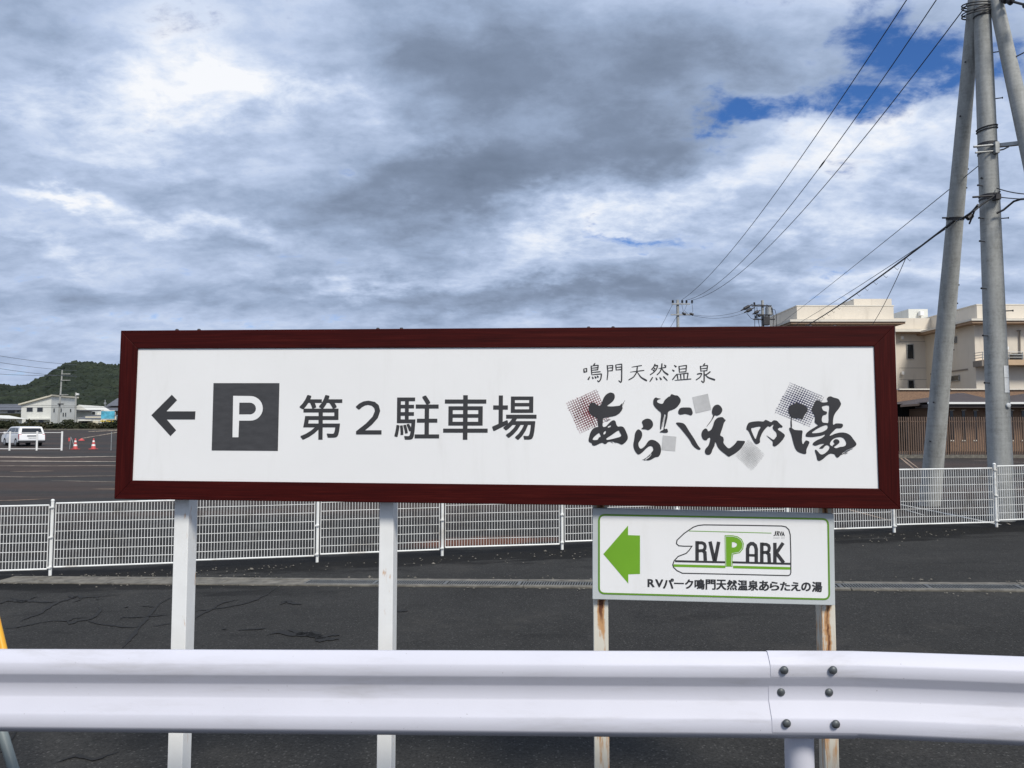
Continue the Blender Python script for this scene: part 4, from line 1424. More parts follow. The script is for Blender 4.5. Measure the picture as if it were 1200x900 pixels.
for py, sx in ((63, 1), (117, 1), (210, -1), (219, -1), (257, -1), (284, -1), (257, 1), (339, -1), (365, 1), (394, -1), (449, -1)):
    c = on_c(py)
    steps(pcn, Vector((cx, 14.4, 0)), Vector((cx, 14.4, 10)), [c.z], r_c(c.z), (sx, -.35, 0), .13 if py != 210 else .03)
# plates on the upright pole
for py0, py1 in ((428.5, 442.5), (443, 460)):
    a, b = P(1169.5, py0, 14.2), P(1177.5, py1, 14.2)
    rr = r_c(a.z) + .006
    mb = MB(); vs = []
    for z in (a.z, b.z):
        for j in range(6):
            an = R(-72 + 30 * j / 5) ; an = -pi / 2 + R(2 + 33 * j / 5)
            vs.append((cx + rr * cos(an), 14.4 + rr * sin(an), z))
    mb.add(vs, [(j, j + 1, j + 7, j + 6) for j in range(5)])
    mb.add([(v[0] * 1 + (v[0] - cx) * .02, v[1] + (v[1] - 14.4) * .02, v[2]) for v in vs], [(j + 6, j + 7, j + 1, j) for j in range(5)])
    mb.build('number_plate', M['plate'], pcn)
c = P(1170, 475, 14.2)
mb = MB(); mb.lathe((cx + .06, 14.4 - .21, c.z), [(.05, 0), (.045, .02), (.02, .03)], 14, axis=(.3, -1, 0)); mb.build('cap', M['plate'], pcn, smooth='auto')
# left pole band and bolt holes
f = (P(1117, 257, 15.5).z - La.z) / (Lb.z - La.z)
c = La + dL * f
band(pll, c, lerp(.225, .118, f), .06, dL.normalized())
mb = MB(); mb.tube([c + Vector((-.30, -.05, 0)), c + Vector((.34, -.05, 0))], .018, 6); mb.tube([c + Vector((.2, -.1, -.03)), c + Vector((.3, -.1, .04))], .05, 8); mb.build('band_bolt', M['dark_metal'], pll)
for py, sx in ((52, 1), (95, -1), (150, -1), (205, 1), (225, 1), (332, 1), (353, 1), (378, 1), (407, 1), (455, 1), (470, -1), (455, 1), (518, -1), (20, -1), (30, -1)):
    zt_ = P(1120, py, 15.5).z
    f = (zt_ - La.z) / (Lb.z - La.z)
    c = La + dL * f; r_ = lerp(.225, .118, f)
    an = -pi / 2 + sx * R(58)
    mb = MB(); q = c + Vector((cos(an) * r_, sin(an) * r_, 0)); dv = Vector((cos(an), sin(an), 0))
    mb.tube([q - dv * .03, q + dv * .016], .017, 8); mb.build('bolt_socket', M['dark_metal'], pll)
for pyy in (68,):
    zt_ = P(1180, pyy, 14).z; f = (zt_ - Ra.z) / (Rb.z - Ra.z); c = Ra + dR * f
    mb = MB(); mb.tube([c + Vector((.06, -.12, 0)), c + Vector((.2, -.2, .06))], .012, 6); mb.build('step_bolt', M['dark_metal'], prr)
# cross arm between upright and right prop
a, b = P(1166, 171, 14.28), P(1207, 166.5, 13.9)
arm = MB(); arm.bar(a, b, .075, .075); 
ao = arm.build('steel_arm', M['galv'], pcn, bevel=.005)
mb = MB(); mb.box(P(1166, 174, 14.22), (.08, .16, .22)); mb.tube([P(1166, 177, 14.2), P(1176, 175, 14.2), P(1182, 172, 14.2)], .016, 6); mb.tube([P(1141, 172, 14.2), P(1166, 170, 14.2)], .022, 6); mb.tube([P(1143, 179, 14.2), P(1166, 177, 14.2)], .018, 6); mb.build('arm_bracket', M['galv'], pcn)
mb = MB(); mb.tube([P(1140, 231, 14.15), P(1172, 229, 14.15)], .02, 6); mb.box(P(1168, 231, 14.15), (.1, .12, .10)); mb.build('cable_clamp', M['dark_metal'], pcn)
# crossarm with the three line insulators above the frame, and the dark insulators at the top right
Wn = [P(1109, -72, 14.3), P(1150, -80, 14.3), P(1192, -74, 14.3)]
mb = MB(); mb.bar(Wn[0] + Vector((-.15, 0, -.22)), Wn[2] + Vector((.15, 0, -.22)), .09, .09); mb.build('crossarm', M['galv'], pcn)
for p in Wn:
    mb = MB(); mb.lathe(p - Vector((0, 0, .18)), [(.02, 0), (.02, .05), (.06, .07), (.03, .1), (.06, .12), (.03, .16), (.02, .2)], 12); mb.build('insulator', M['plate'], pcn)
mb = MB()
a, b = P(1172, -2, 14.1), P(1206, 7, 13.6)
mb.tube([a, b], .022, 8)
for f in (.1, .28, .85, 1.0):
    c = a.lerp(b, f); mb.tube([c, c.lerp(b, .01) + (b - a) * .12], [.055, .075], 10)
mb.build('tension_insulator', M['dark_metal'], pcn)

# ------------------------------------------------------------------ far poles above the sign
def far_pole(px, ptop, Y, label, arms, big):
    top = P(px, ptop, Y); base = Vector((top.x, Y, gz(top.x, Y)))
    t = thing('utility_pole', label, 'utility pole', base, 'distant utility poles above the sign')
    mb = MB(); mb.tube([base, top], [.16, .10], 12); mb.build('shaft', M['pole'], t, smooth='auto')
    s = Y / F
    for (x0, x1, y, ins) in arms:
        a, b = P(x0, y, Y - .15), P(x1, y, Y - .15)
        mb = MB(); mb.bar(a, b, .09, .09); mb.build('crossarm', M['dark_metal'] if big else M['galv'], t)
        for ix in ins:
            c = P(ix, y, Y - .15)
            mb = MB(); mb.lathe(c, [(.03, 0), (.03, .08), (.10, .1), (.05, .15), (.10, .18), (.05, .22), (.09, .25), (.03, .30)], 8)
            mb.build('insulator', M['dark_metal'], t)
    return t


far_pole(794, 351.5, 55, 'distant utility pole with a crossarm of insulators, left one above the sign', [(787.5, 808.5, 356.2, (788.5, 799.5, 804.5, 811)), (786, 812.5, 368.8, ())], False)
Z1 = 55
t = bpy.data.objects[-1] if False else None
fp1 = [o for o in COL.objects if o.get('label', '').startswith('distant utility pole with a crossarm')][0]
for (x, y) in ((801.5, 368), (810.5, 368.5)):
    c = P(x, y, Z1 - .2); mb = MB(); mb.tube([c + Vector((-.14, 0, .1)), c + Vector((.12, 0, -.03))], [.05, .11], 8); mb.build('tension_insulator', M['dark_metal'], fp1)
for pts in ([(805, 357), (802, 364), (808, 370)], [(811, 357), (812, 365), (808, 369)], [(799, 357), (801, 366)]):
    mb = MB(); mb.tube([P(x, y, Z1 - .3) for x, y in pts], .016, 5); mb.build('jumper_cable', M['wire_grey'], fp1)
fp2 = far_pole(893.3, 352, 58, 'distant utility pole crowded with dark transformers and switches, beside the beige building', [(881, 904, 358.5, (884,)), (883, 908, 374.2, (886, 897, 901)), (886, 901, 369, ())], True)
Z2 = 58
for a, b in (((868, 364.2), (882, 356.5)), ((872, 366.5), (884, 360.5)), ((882, 368.2), (891, 363.5)), ((888, 371), (892, 368))):
    mb = MB(); pa, pb_ = P(*a, Z2 - .3), P(*b, Z2 - .3)
    mb.tube([pa, pa.lerp(pb_, .25), pa.lerp(pb_, .3), pa.lerp(pb_, .7), pa.lerp(pb_, .75), pb_], [.04, .07, .13, .13, .05, .04], 8); mb.build('tension_insulator', M['dark_metal'], fp2)
mb = MB(); c = P(901, 363.5, Z2 - .1); mb.lathe(c - Vector((0, 0, .42)), [(.24, 0), (.28, .05), (.28, .62), (.2, .7)], 14); mb.build('transformer', M['galv'], fp2, smooth='auto')
mb = MB(); c = P(897.5, 376, Z2 - .2); mb.box(c, (.5, .4, .7)); mb.build('switch_box', M['dark_metal'], fp2, bevel=.03)
for pts in ([(882, 358), (889, 357), (898, 358), (905, 361)], [(903, 362), (908, 363), (910, 370), (910, 383)], [(905, 361), (906.5, 372), (906, 383)], [(884.5, 358), (884.5, 375), (884.5, 384)],
            [(875, 367), (880, 373), (885, 375)], [(898, 357), (903, 359), (905, 366)], [(887, 360), (888, 372), (890, 383)]):
    mb = MB(); mb.tube([P(x, y, Z2 - .35) for x, y in pts], .022, 5); mb.build('jumper_cable', M['wire'], fp2)


# ------------------------------------------------------------------ overhead wires
def wire(A, B, sag, rad, label, name='overhead_wire', material='wire', group=None, n=28):
    A, B = Vector(A), Vector(B)
    pts = []
    for i in range(n + 1):
        t = i / n
        p = A.lerp(B, t); p.z -= 4 * sag * t * (1 - t)
        pts.append(p)
    mb = MB(); mb.tube(pts, rad, 6)
    o = mb.build(name, M[material], None, smooth='auto')
    tag(o, label, 'wire', group)
    return pts


def proj(p):
    v = Vector(p) - Vector((0, 0, EYE))
    f = v.y * cos(PITCH) + v.z * sin(PITCH); up = -v.y * sin(PITCH) + v.z * cos(PITCH)
    return 600 + F * v.x / f, 450 - F * up / f


def fit_sag(A, B, ref):
    best = None
    for k in range(-20, 160):
        s = k * .02
        e = 0
        for rx, ry in ref:
            m_ = 1e9
            for i in range(61):
                t = i / 60
                p = A.lerp(B, t); p.z -= 4 * s * t * (1 - t)
                x, y = proj(p)
                m_ = min(m_, (x - rx) ** 2 + (y - ry) ** 2)
            e += m_
        if best is None or e < best[0]: best = (e, s)
    return best[1]


for wn_, fx, ref, lab in ((Wn[0], (799.0, 351.5), [(990, 113), (900, 242)], 'topmost of the three black power lines sloping down to the far pole'),
                      (Wn[1], (805.5, 351.5), [(965, 187), (900, 272)], 'middle one of the three black power lines, with a dark splice on it'),
                      (Wn[2], (812.0, 351.5), [(1032, 140), (900, 287)], 'lowest of the three black power lines sloping down to the far pole')):
    B = P(*fx, 54.85)
    sg = fit_sag(wn_, B, ref)
    wire(wn_, B, sg, .013, lab, group='three power lines crossing the sky')
# splice on the middle line
B = P(805.5, 351.5, 54.85); sg = fit_sag(Wn[1], B, [(965, 187), (900, 272)])
best = min(((proj(Wn[1].lerp(B, t / 400) - Vector((0, 0, 4 * sg * (t / 400) * (1 - t / 400))))[1] - 192) ** 2, t) for t in range(401))[1] / 400
q = [Wn[1].lerp(B, tt) - Vector((0, 0, 4 * sg * tt * (1 - tt))) for tt in (best - .006, best, best + .008)]
spl = MB(); spl.tube(q, [.02, .028, .02], 8); so_ = spl.build('line_splice', M['wire'], None); tag(so_, 'short dark splice sleeve on the middle power line', 'splice')

# cables to the building side
Lband = La + dL * ((P(1117, 257, 15.5).z - La.z) / (Lb.z - La.z))
cA = P(1119, 258, Lband.y - .25)
far_t = P(915, 396, 50)
cab = wire(cA, far_t, fit_sag(cA, far_t, [(1057, 307), (1000, 345)]), .022, 'thick black cable bundle sloping down from the left leaning pole past the beige building')
cc = P(1146, 240, 14.2)
wire(cA + Vector((.1, 0, .02)), cc, .05, .022, 'short thick cable joining the left leaning pole to the upright pole')
wire(P(1108, 267, Lband.y - .1), P(1119, 258, Lband.y - .2), 0, .03, 'short dark cable end strapped to the left leaning pole band')
spr = MB()
for i in range(3, 22):
    p = cab[i]
    if i % 1 == 0:
        spr.tube([p, p + Vector((.10, 0, -.10)), p + Vector((.13, 0, -.05))], .006, 4)
o = spr.build('cable_hangers', M['wire'], None); tag(o, 'small wire hangers dangling from the thick cable bundle', 'cable hanger')
A, B = P(1143, 245, 14.25), P(915, 390, 50)
wire(A, B, fit_sag(A, B, [(1060, 298)]), .009, 'thin grey wire just above the thick cable bundle', material='wire_grey')
A, B = P(1147, 194, 14.3), P(915, 379, 50)
wire(A, B, fit_sag(A, B, [(1045, 275), (990, 322)]), .009, 'thin grey wire crossing the sky above the beige building', material='wire_grey')
i_ = min(range(len(cab)), key=lambda i: abs(proj(cab[i])[0] - 1057))
wire(cab[i_], P(1022, 381, cab[i_].y + 8), .1, .010, 'thin service wire dropping steeply from the cable bundle to the roof', material='wire_grey')
wire(P(1168, 220.5, 14.2), P(1225, 227, 12), .05, .010, 'thin wire leaving the upright pole to the right, highest')
wire(P(1172, 231, 14.2), P(1225, 233, 12), .02, .010, 'thin wire leaving the upright pole to the right, middle')
mb = MB(); mb.tube([P(1168, 250, 14.15), P(1176, 246, 14.1), P(1188, 236, 14), P(1196, 233.5, 13.8), P(1215, 232, 13)], .020, 8)
tag(mb.build('looped_cable', M['wire'], None, smooth='auto'), 'thick black cable curving up from the upright pole to the right edge', 'cable')
mb = MB(); mb.tube([P(1136, 262, 14.6), P(1142, 247, 14.15), P(1150, 240, 14.15), P(1168, 228, 14.12), P(1172, 224, 14.1)], .018, 8)
tag(mb.build('looped_cable', M['wire'], None, smooth='auto'), 'thick cable wrapped round the upright pole above its lower clamp', 'cable')
A, B = P(812.5, 369, 54.7), P(868, 364.5, 57.6)
wire(A, B, .22, .013, 'upper wire slung between the two distant poles', group='wires between the two distant poles')
A, B = P(812.5, 370, 54.7), P(873, 366.5, 57.6)
wire(A, B, .30, .013, 'lower wire slung between the two distant poles', group='wires between the two distant poles')
wire(P(788, 357, 54.8), P(765, 402, 62), 0, .014, 'left guy wire falling from the distant pole behind the sign', material='wire_grey')
wire(P(793, 371, 54.8), P(776, 400, 62), 0, .014, 'right guy wire falling from the distant pole behind the sign', material='wire_grey')

# ------------------------------------------------------------------ beige building on the right
bl = thing('beige_building', 'beige three-storey building with flat eaves and parapets behind the utility poles', 'building', (P(1100, 500, 55).x, 55, 1.0))


def bbox(mb, x0, x1, ytop, ybot, Y, depth, xr=None):
    """a block whose FRONT face fills the pixel rectangle at distance Y, running straight back"""
    a = P(x0, ytop, Y); b = P(x1, ybot, Y)
    zt_, zb = P(x0, ytop, Y).z, P(x0, ybot, Y).z
    mb.box(((a.x + b.x) / 2, Y + depth / 2, (zt_ + zb) / 2), (abs(b.x - a.x), depth, zt_ - zb))
    return mb


def bpart(name, mm, rect, Y, depth, parent=bl, **kw):
    mb = MB(); bbox(mb, *rect, Y, depth)
    return mb.build(name, M[mm], parent, **kw)


ZC, ZA, ZB = 55.0, 56.0, 61.6
# left wing
bpart('wall', 'beige', (934, 1053.5, 379.5, 520), ZA, 9)
bpart('parapet', 'beige', (933.7, 1047.5, 358.6, 374.0), ZA + .3, 6.0)
bpart('coping', 'beige_top', (933.3, 1047.9, 357.6, 358.8), ZA + .27, 6.1)
bpart('eave', 'beige_top', (926, 1062, 374.2, 376.8), ZA - 1.0, 10.5)
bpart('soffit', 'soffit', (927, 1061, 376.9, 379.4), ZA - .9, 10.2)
bpart('roof_box', 'beige', (1000.5, 1045, 350.2, 358), ZA + 2.5, 5)
# middle recessed part
bpart('wall', 'beige', (1040, 1100, 388, 520), ZB, 6)
bpart('parapet', 'beige', (1038, 1096, 372.8, 385.4), ZB - .2, 6)
bpart('eave', 'beige_top', (1040, 1097, 385.6, 388.6), ZB - .9, 6)
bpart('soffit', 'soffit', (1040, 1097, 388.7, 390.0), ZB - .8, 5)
rb = bpart('roof_box', 'wall_white', (1064.5, 1087.5, 362.2, 373), ZB + 1.5, 6)
bpart('box_opening', 'glass', (1055.5, 1058.5, 367.5, 371.2), ZB + 3.2, .1, rb)
bpart('air_conditioner', 'white', (1078.5, 1083, 364.5, 369.5), ZB + 1.1, .35, rb)
# right wing
bpart('wall', 'beige', (1141.5, 1330, 380, 520), ZC, 9)
bpart('parapet', 'beige', (1144.5, 1330, 357.2, 373.0), ZC + .3, 7.4)
bpart('coping', 'beige_top', (1144, 1330, 356.2, 357.4), ZC + .27, 7.5)
bpart('eave', 'beige_top', (1138.5, 1330, 373.2, 375.6), ZC - 1.0, 10)
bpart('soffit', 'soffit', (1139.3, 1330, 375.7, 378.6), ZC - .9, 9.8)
bpart('pilaster', 'joint', (1139.6, 1141.2, 380, 457), ZC + .4, .5)


def window(rect, Y, parent=bl, sill=True):
    fr = MB(); x0, x1, y0, y1 = rect
    a = P(x0, y0, Y); b = P(x1, y1, Y)
    wd, ht = abs(b.x - a.x), a.z - b.z
    cxx, czz = (a.x + b.x) / 2, (a.z + b.z) / 2
    f_ = .05
    for (dx_, dz_, sx_, sz_) in ((-wd / 2, 0, f_, ht + f_), (wd / 2, 0, f_, ht + f_), (0, ht / 2, wd - f_ - .004, f_), (0, -ht / 2, wd - f_ - .004, f_)):
        fr.box((cxx + dx_, Y - .03, czz + dz_), (sx_, .08, sz_))
    fo = fr.build('window', M['galv'], parent)
    g_ = MB(); g_.box((cxx, Y - .012, czz), (wd - f_ + .01, .02, ht - f_ + .01)); g_.build('pane', M['glass'], fo)
    return fo


window((1062.3, 1070.5, 403.5, 420.5), ZB)
window((1064, 1071, 445.5, 456), ZB)
for (x, y) in ((1057.8, 395.5), (1058.5, 437)):
    bpart('wall_lamp', 'white', (x - 1.4, x + 1.4, y - 1.8, y + 1.8), ZB - .25, .25)
for y in (400, 431, 444.6):
    bpart('wall_joint', 'joint', (1054, 1090, y, y + .45), ZB - .006, .02)
# windows in the left-facing side of the right wing
xs_ = P(1141.5, 400, ZC).x
for (Y, ya, yb, ln) in ((ZC + 3.4, 397, 403.5, 2.4), (ZC + 3.2, 441, 447, 2.4)):
    a = P(1120, ya, Y); b = P(1120, yb, Y)
    fr = MB(); hh = a.z - b.z; cz = (a.z + b.z) / 2
    fr.box((xs_ - .02, Y, cz + hh / 2), (.08, ln, .05)); fr.box((xs_ - .02, Y, cz - hh / 2), (.08, ln, .05))
    fr.box((xs_ - .02, Y - ln / 2, cz), (.08, .05, hh + .05)); fr.box((xs_ - .02, Y + ln / 2, cz), (.08, .05, hh + .05))
    fo = fr.build('window', M['galv'], bl)
    g_ = MB(); g_.box((xs_ - .008, Y, cz), (.02, ln - .04, hh - .04)); g_.build('pane', M['glass'], fo)
for y in (434,):
    z_ = P(1120, y, ZC + 2).z
    mb = MB(); mb.box((xs_ - .004, ZC + 3.4, z_), (.02, 5, .10)); mb.build('wall_joint', M['joint'], bl)
# balcony on the right wing
bal = bpart('balcony', 'orange_slab', (1153, 1330, 421.5, 427.6), ZC - 1.1, 1.09)
bpart('balcony_side', 'joint', (1150.6, 1152.8, 422, 429), ZC - 1.08, 1.07, bal)
rl = MB()
for y in (412.5, 415.6, 418.7):
    a, b = P(1151.5, y, ZC - 1.05), P(1330, y, ZC - 1.05)
    rl.tube([a, b], .025, 6); rl.tube([a, a + Vector((0, 1.0, 0))], .025, 6)
xx = 1151.5
while xx < 1325:
    rl.tube([P(xx, 412.5, ZC - 1.05), P(xx, 421.6, ZC - 1.05)], .028, 6); xx += 15.5
ro_ = rl.build('railing', M['galv'], bal)
bpart('air_conditioner', 'trim', (1187, 1199.5, 414, 421.4), ZC - .7, .5)
mb = MB(); mb.tube([P(1195, 388, ZC - .1), P(1195.5, 421, ZC - .1)], .05, 8); mb.tube([P(1192, 387.5, ZC - .12), P(1196, 387.5, ZC - .12)], .05, 8)
mb.build('drain_pipe', M['joint'], bl)
mb = MB(); mb.tube([P(1180.5, 407, ZC - .5), P(1180.5, 418, ZC - .5)], .03, 6); mb.box(P(1180, 408, ZC - .5), (.16, .2, .22)); mb.build('antenna_bracket', M['white'], bl)
for (x, y) in ((1163, 388), ):
    pass
bpart('curb_stripe', 'beige_top', (1054, 1330, 455.4, 456.8), 47.9, .9, bl)

# low brown tiled annex
an_ = thing('tiled_annex', 'low brown tiled annex with narrow slot windows and dark porch roof behind the brown fence', 'building', (P(1130, 500, 43).x, 43, .6))
ZN = 43.0
bpart('parapet_wall', 'brick', (1030, 1330, 456.9, 500), 48.0, .8, an_)
bpart('wall', 'brick', (1103, 1330, 477.5, 532), ZN, 4.6, an_)
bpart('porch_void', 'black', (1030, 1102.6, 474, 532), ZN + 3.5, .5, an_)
# hip roofs
def hip(x0, x1, xa, xb, yt, yb, Y, name='porch_roof', back=3.2):
    """hipped roof: eave line x0..x1 at yb, ridge xa..xb at yt set back"""
    e0, e1 = P(x0, yb, Y), P(x1, yb, Y)
    r0, r1 = P(xa, yt, Y + back), P(xb, yt, Y + back)
    b0, b1 = Vector((e0.x, Y + 2 * back, e0.z)), Vector((e1.x, Y + 2 * back, e1.z))
    mb = MB(); mb.add([e0, e1, b1, b0, r0, r1], [(0, 1, 5, 4), (1, 2, 5), (2, 3, 4, 5), (3, 0, 4), (3, 2, 1, 0)])
    ro = mb.build(name, M['roof_dark'], an_)
    g_ = MB(); g_.bar(e0 + Vector((0, -.06, -.05)), e1 + Vector((0, -.06, -.05)), .09, .11); g_.build('gutter', M['white'], ro)
    s_ = MB(); s_.box(((e0.x + e1.x) / 2, Y + .7, e0.z - .22), (abs(e1.x - e0.x) - .1, 1.3, .18)); s_.build('fascia', M['roof_dark'], ro)


hip(1086.5, 1176, 1122, 1130, 460.6, 471.3, ZN - 1.2)
hip(1179, 1300, 1212, 1250, 459.6, 471.3, ZN - 1.2)
# side porch roof, lower left
e = [P(1055, 474.5, ZN - .5), P(1089, 472, ZN - .5), P(1104, 463, ZN + 2.5), P(1062, 472, ZN + 2.5)]
mb = MB(); mb.prism(e, (0, 0, -.12)); mb.build('porch_roof', M['roof_dark'], an_)
x = 1115.6
k = 0
while x < 1320:
    w0, w1 = x - 2.4, x + 2.4
    bpart('slot_window', 'glass', (w0, w1, 481.5, 515.5), ZN - .02, .06, an_)
    bpart('slot_lintel', 'beige_top', (w0 - .3, w1 + .3, 480.0, 481.3), ZN - .06, .12, an_)
    bpart('slot_sill', 'beige_top', (w0 - .3, w1 + .3, 515.7, 517.0), ZN - .06, .12, an_)
    x += 14.0; k += 1
# brown louver fence
lf = thing('louver_fence', 'tall brown metal bar fence in front of the low tiled annex', 'fence', (P(1130, 530, 36).x, 36, gz(20, 36)))
ZF = 36.0
za, zb_ = P(1100, 488.5, ZF).z, P(1100, 532.5, ZF).z
x0, x1 = P(1020, 500, ZF).x, P(1340, 500, ZF).x
seg = (x1 - x0) / 7
for k in range(7):
    a = x0 + k * seg
    fr = MB()
    for z in (za - .22, zb_ + .13):
        fr.box((a + seg / 2, ZF + .03, z), (seg - .02, .04, .05))
    po = fr.build('fence_panel', M['louver'], lf)
    bb = MB(); n_ = int(seg / .105)
    for i in range(n_):
        bb.box((a + (i + .5) * seg / n_, ZF, (za + zb_) / 2), (.045, .035, za - zb_))
    bo = bb.build('vertical_bars', M['louver'], po); bo['kind'] = 'stuff'
    pm = MB(); pm.box((a, ZF + .08, (za + zb_) / 2 - .1), (.09, .09, za - zb_ + .1)); pm.build('post', M['louver'], lf)
kb = MB(); kb.box(((x0 + x1) / 2, ZF, zb_ - .12), (x1 - x0, .25, .20)); kb.build('footing', M['gutter'], lf)

# ------------------------------------------------------------------ hill
def hill_h(x, y):
    t = (x - (-560)) / 1.0
    # profile along the skyline, read off as height against bearing
    u = x / y
    prof_ = [(-1.6, .095), (-1.2, .06), (-.9, .045), (-.69, .0575), (-.672, .056), (-.655, .058), (-.63, .068), (-.61, .081), (-.60, .0865), (-.585, .0885), (-.57, .0890), (-.55, .086), (-.53, .084), (-.50, .083), (-.45, .078), (-.38, .070), (-.28, .052), (-.15, .04), (.0, .032), (.2, .022), (.5, .02), (.9, .03), (1.5, .04)]
    for i in range(len(prof_) - 1):
        if prof_[i][0] <= u <= prof_[i + 1][0]:
            f = (u - prof_[i][0]) / (prof_[i + 1][0] - prof_[i][0]); f = f * f * (3 - 2 * f)
            s = lerp(prof_[i][1], prof_[i + 1][1], f); break
    else: s = .03
    ridge = 780.0
    H = s * ridge
    rr = clamp((y - 430) / (ridge - 430), 0, 1)
    fall = clamp((1250 - y) / (1250 - ridge), 0, 1)
    prof2 = (rr ** .85) if y < ridge else fall
    nse = mnoise.noise(Vector((x / 90, y / 70, 0))) * 6 + mnoise.noise(Vector((x / 30, y / 26, 5))) * 2.5
    return gz(0, 400) + max(-.5, (H - 2.5) * prof2 + nse * rr * fall)


mb = MB()
us = [-1.5 + i * .02 for i in range(151)]
yv = [430 + i * 20 for i in range(42)]
vs = [(u * y, y, hill_h(u * y, y)) for y in yv for u in us]
n = len(us)
mb.add(vs, [(j * n + i, j * n + i + 1, (j + 1) * n + i + 1, (j + 1) * n + i) for j in range(len(yv) - 1) for i in range(n - 1)])
mb.build('hill', M['forest'], smooth=True)['kind'] = 'structure'

ICO_V = []
_bm = bmesh.new(); bmesh.ops.create_icosphere(_bm, subdivisions=1, radius=1)
ICO_V = [v.co.copy() for v in _bm.verts]; ICO_F = [tuple(v.index for v in f.verts) for f in _bm.faces]
_bm.free()


def clump(mb, c, r, rnd, flat=.8):
    o = len(mb.v)
    rot = Matrix.Rotation(rnd.uniform(0, 6.28), 3, 'Z') @ Matrix.Rotation(rnd.uniform(0, 3), 3, 'X')
    for v in ICO_V:
        q = rot @ v * (r * rnd.uniform(.7, 1.25)); q.z *= flat
        mb.v.append((c[0] + q.x, c[1] + q.y, c[2] + q.z))
    mb.f += [tuple(i + o for i in f) for f in ICO_F]


rnd = random.Random(11)
mb = MB()
for _ in range(15000):
    u = rnd.uniform(-.86, -.30) if rnd.random() < .85 else rnd.uniform(-1.3, .9)
    y = 440 + 360 * rnd.random()
    x = u * y
    r_ = rnd.uniform(2.0, 4.6)
    clump(mb, (x, y, hill_h(x, y) + r_ * .35), r_, rnd, 1.0)
fo_ = mb.build('forest', M['forest'], smooth=False); fo_['kind'] = 'stuff'


# ------------------------------------------------------------------ hedge before the village
def leafy(mb, c, sx, sy, sz, n, size, rnd):
    for _ in range(n):
        while True:
            p = Vector((rnd.uniform(-1, 1), rnd.uniform(-1, 1), rnd.uniform(-1, 1)))
            if .25 < p.length < 1: break
        q = Vector((c[0] + p.x * sx, c[1] + p.y * sy, c[2] + p.z * sz))
        a = Vector((rnd.gauss(0, 1), rnd.gauss(0, 1), rnd.gauss(0, 1))).normalized(); b = a.orthogonal().normalized()
        s = size * rnd.uniform(.6, 1.4)
        mb.add([q + a * s, q + b * s, q - a * s, q - b * s], [(0, 1, 2, 3)])


rnd = random.Random(5)
hd = MB()
px = -60
while px < 200:
    c = P(px, 498 + rnd.uniform(-1.5, 1), 116)
    hh_ = rnd.uniform(.5, .95)
    leafy(hd, (c.x, 116 + rnd.uniform(-.5, .5), 1.65 + hh_ * .8), 1.1, .8, hh_, 260, .13, rnd)
    px += rnd.uniform(5, 9)
o = hd.build('hedge', M['hedge']); o['kind'] = 'stuff'
kb = MB(); a, b = P(-90, 503, 111.5), P(240, 503, 111.5); kb.box(((a.x + b.x) / 2, 111.5, 1.66), (b.x - a.x, .3, .30)); o = kb.build('boundary_kerb', M['gutter']); o['kind'] = 'structure'


# ------------------------------------------------------------------ village houses
def house_box(t, x0, x1, yt, yb, Y, D, wall, name='wall'):
    return bpart(name, wall, (x0, x1, yt, yb), Y, D, t)


def gable(t, x0, x1, ye, yr, Y, D, mm, along=True):
    """gable roof, eaves at pixel ye, ridge at yr; ridge parallel to the picture if along"""
    a, b = P(x0, ye, Y), P(x1, ye, Y)
    rz = P(x0, yr, Y + D / 2).z
    x_0, x_1, ez = a.x, b.x, a.z
    mb = MB()
    if along:
        mb.add([(x_0, Y, ez), (x_1, Y, ez), (x_1, Y + D, ez), (x_0, Y + D, ez), (x_0, Y + D / 2, rz), (x_1, Y + D / 2, rz)], [(0, 1, 5, 4), (1, 2, 5), (2, 3, 4, 5), (3, 0, 4), (3, 2, 1, 0)])
    else:
        xm = (x_0 + x_1) / 2
        mb.add([(x_0, Y, ez), (x_1, Y, ez), (x_1, Y + D, ez), (x_0, Y + D, ez), (xm, Y, rz), (xm, Y + D, rz)], [(0, 4, 5, 3), (1, 2, 5, 4), (0, 1, 4), (2, 3, 5), (3, 2, 1, 0)])
    return mb.build('roof', M[mm], t)


# white house with the sloping roof
YH = 138
wh = thing('white_house', 'white two-storey house with a single sloping roof and two dark upper windows', 'house', P(55, 499, YH))
c0 = P(59.2, 498, YH); cl0 = P(24.2, 498, YH + 1.5); cr0 = P(88.5, 498, YH + 9)
bz = 1.2
zl, zc, zr = P(24.2, 474.5, YH + 1.5).z, P(59.2, 464.8, YH).z, P(88.5, 466.8, YH + 9).z
bk0 = cl0 + (cr0 - c0)
pts_b = [Vector((p.x, p.y, bz)) for p in (cl0, c0, cr0, bk0)]
pts_t = [Vector((cl0.x, cl0.y, zl)), Vector((c0.x, c0.y, zc)), Vector((cr0.x, cr0.y, zc)), Vector((bk0.x, bk0.y, zl))]
mb = MB(); mb.add(pts_b + pts_t, [(0, 1, 5, 4), (1, 2, 6, 5), (2, 3, 7, 6), (3, 0, 4, 7), (4, 5, 6, 7), (3, 2, 1, 0)])
mb.build('wall', M['wall_white'], wh)
dd = (pts_t[0] - pts_t[1]).normalized() * .5; de = (pts_t[2] - pts_t[1]).normalized() * .4
rp = [pts_t[0] + dd - de, pts_t[1] - dd * .6 - de, pts_t[2] - dd * .6 + de, pts_t[3] + dd + de]
mb = MB(); mb.prism([p + Vector((0, 0, .02)) for p in rp], (0, 0, .28)); mb.build('roof', M['cream'], wh)
fr_ = (c0 - cl0); fr_.z = 0
frn = Vector((fr_.y, -fr_.x, 0)).normalized()
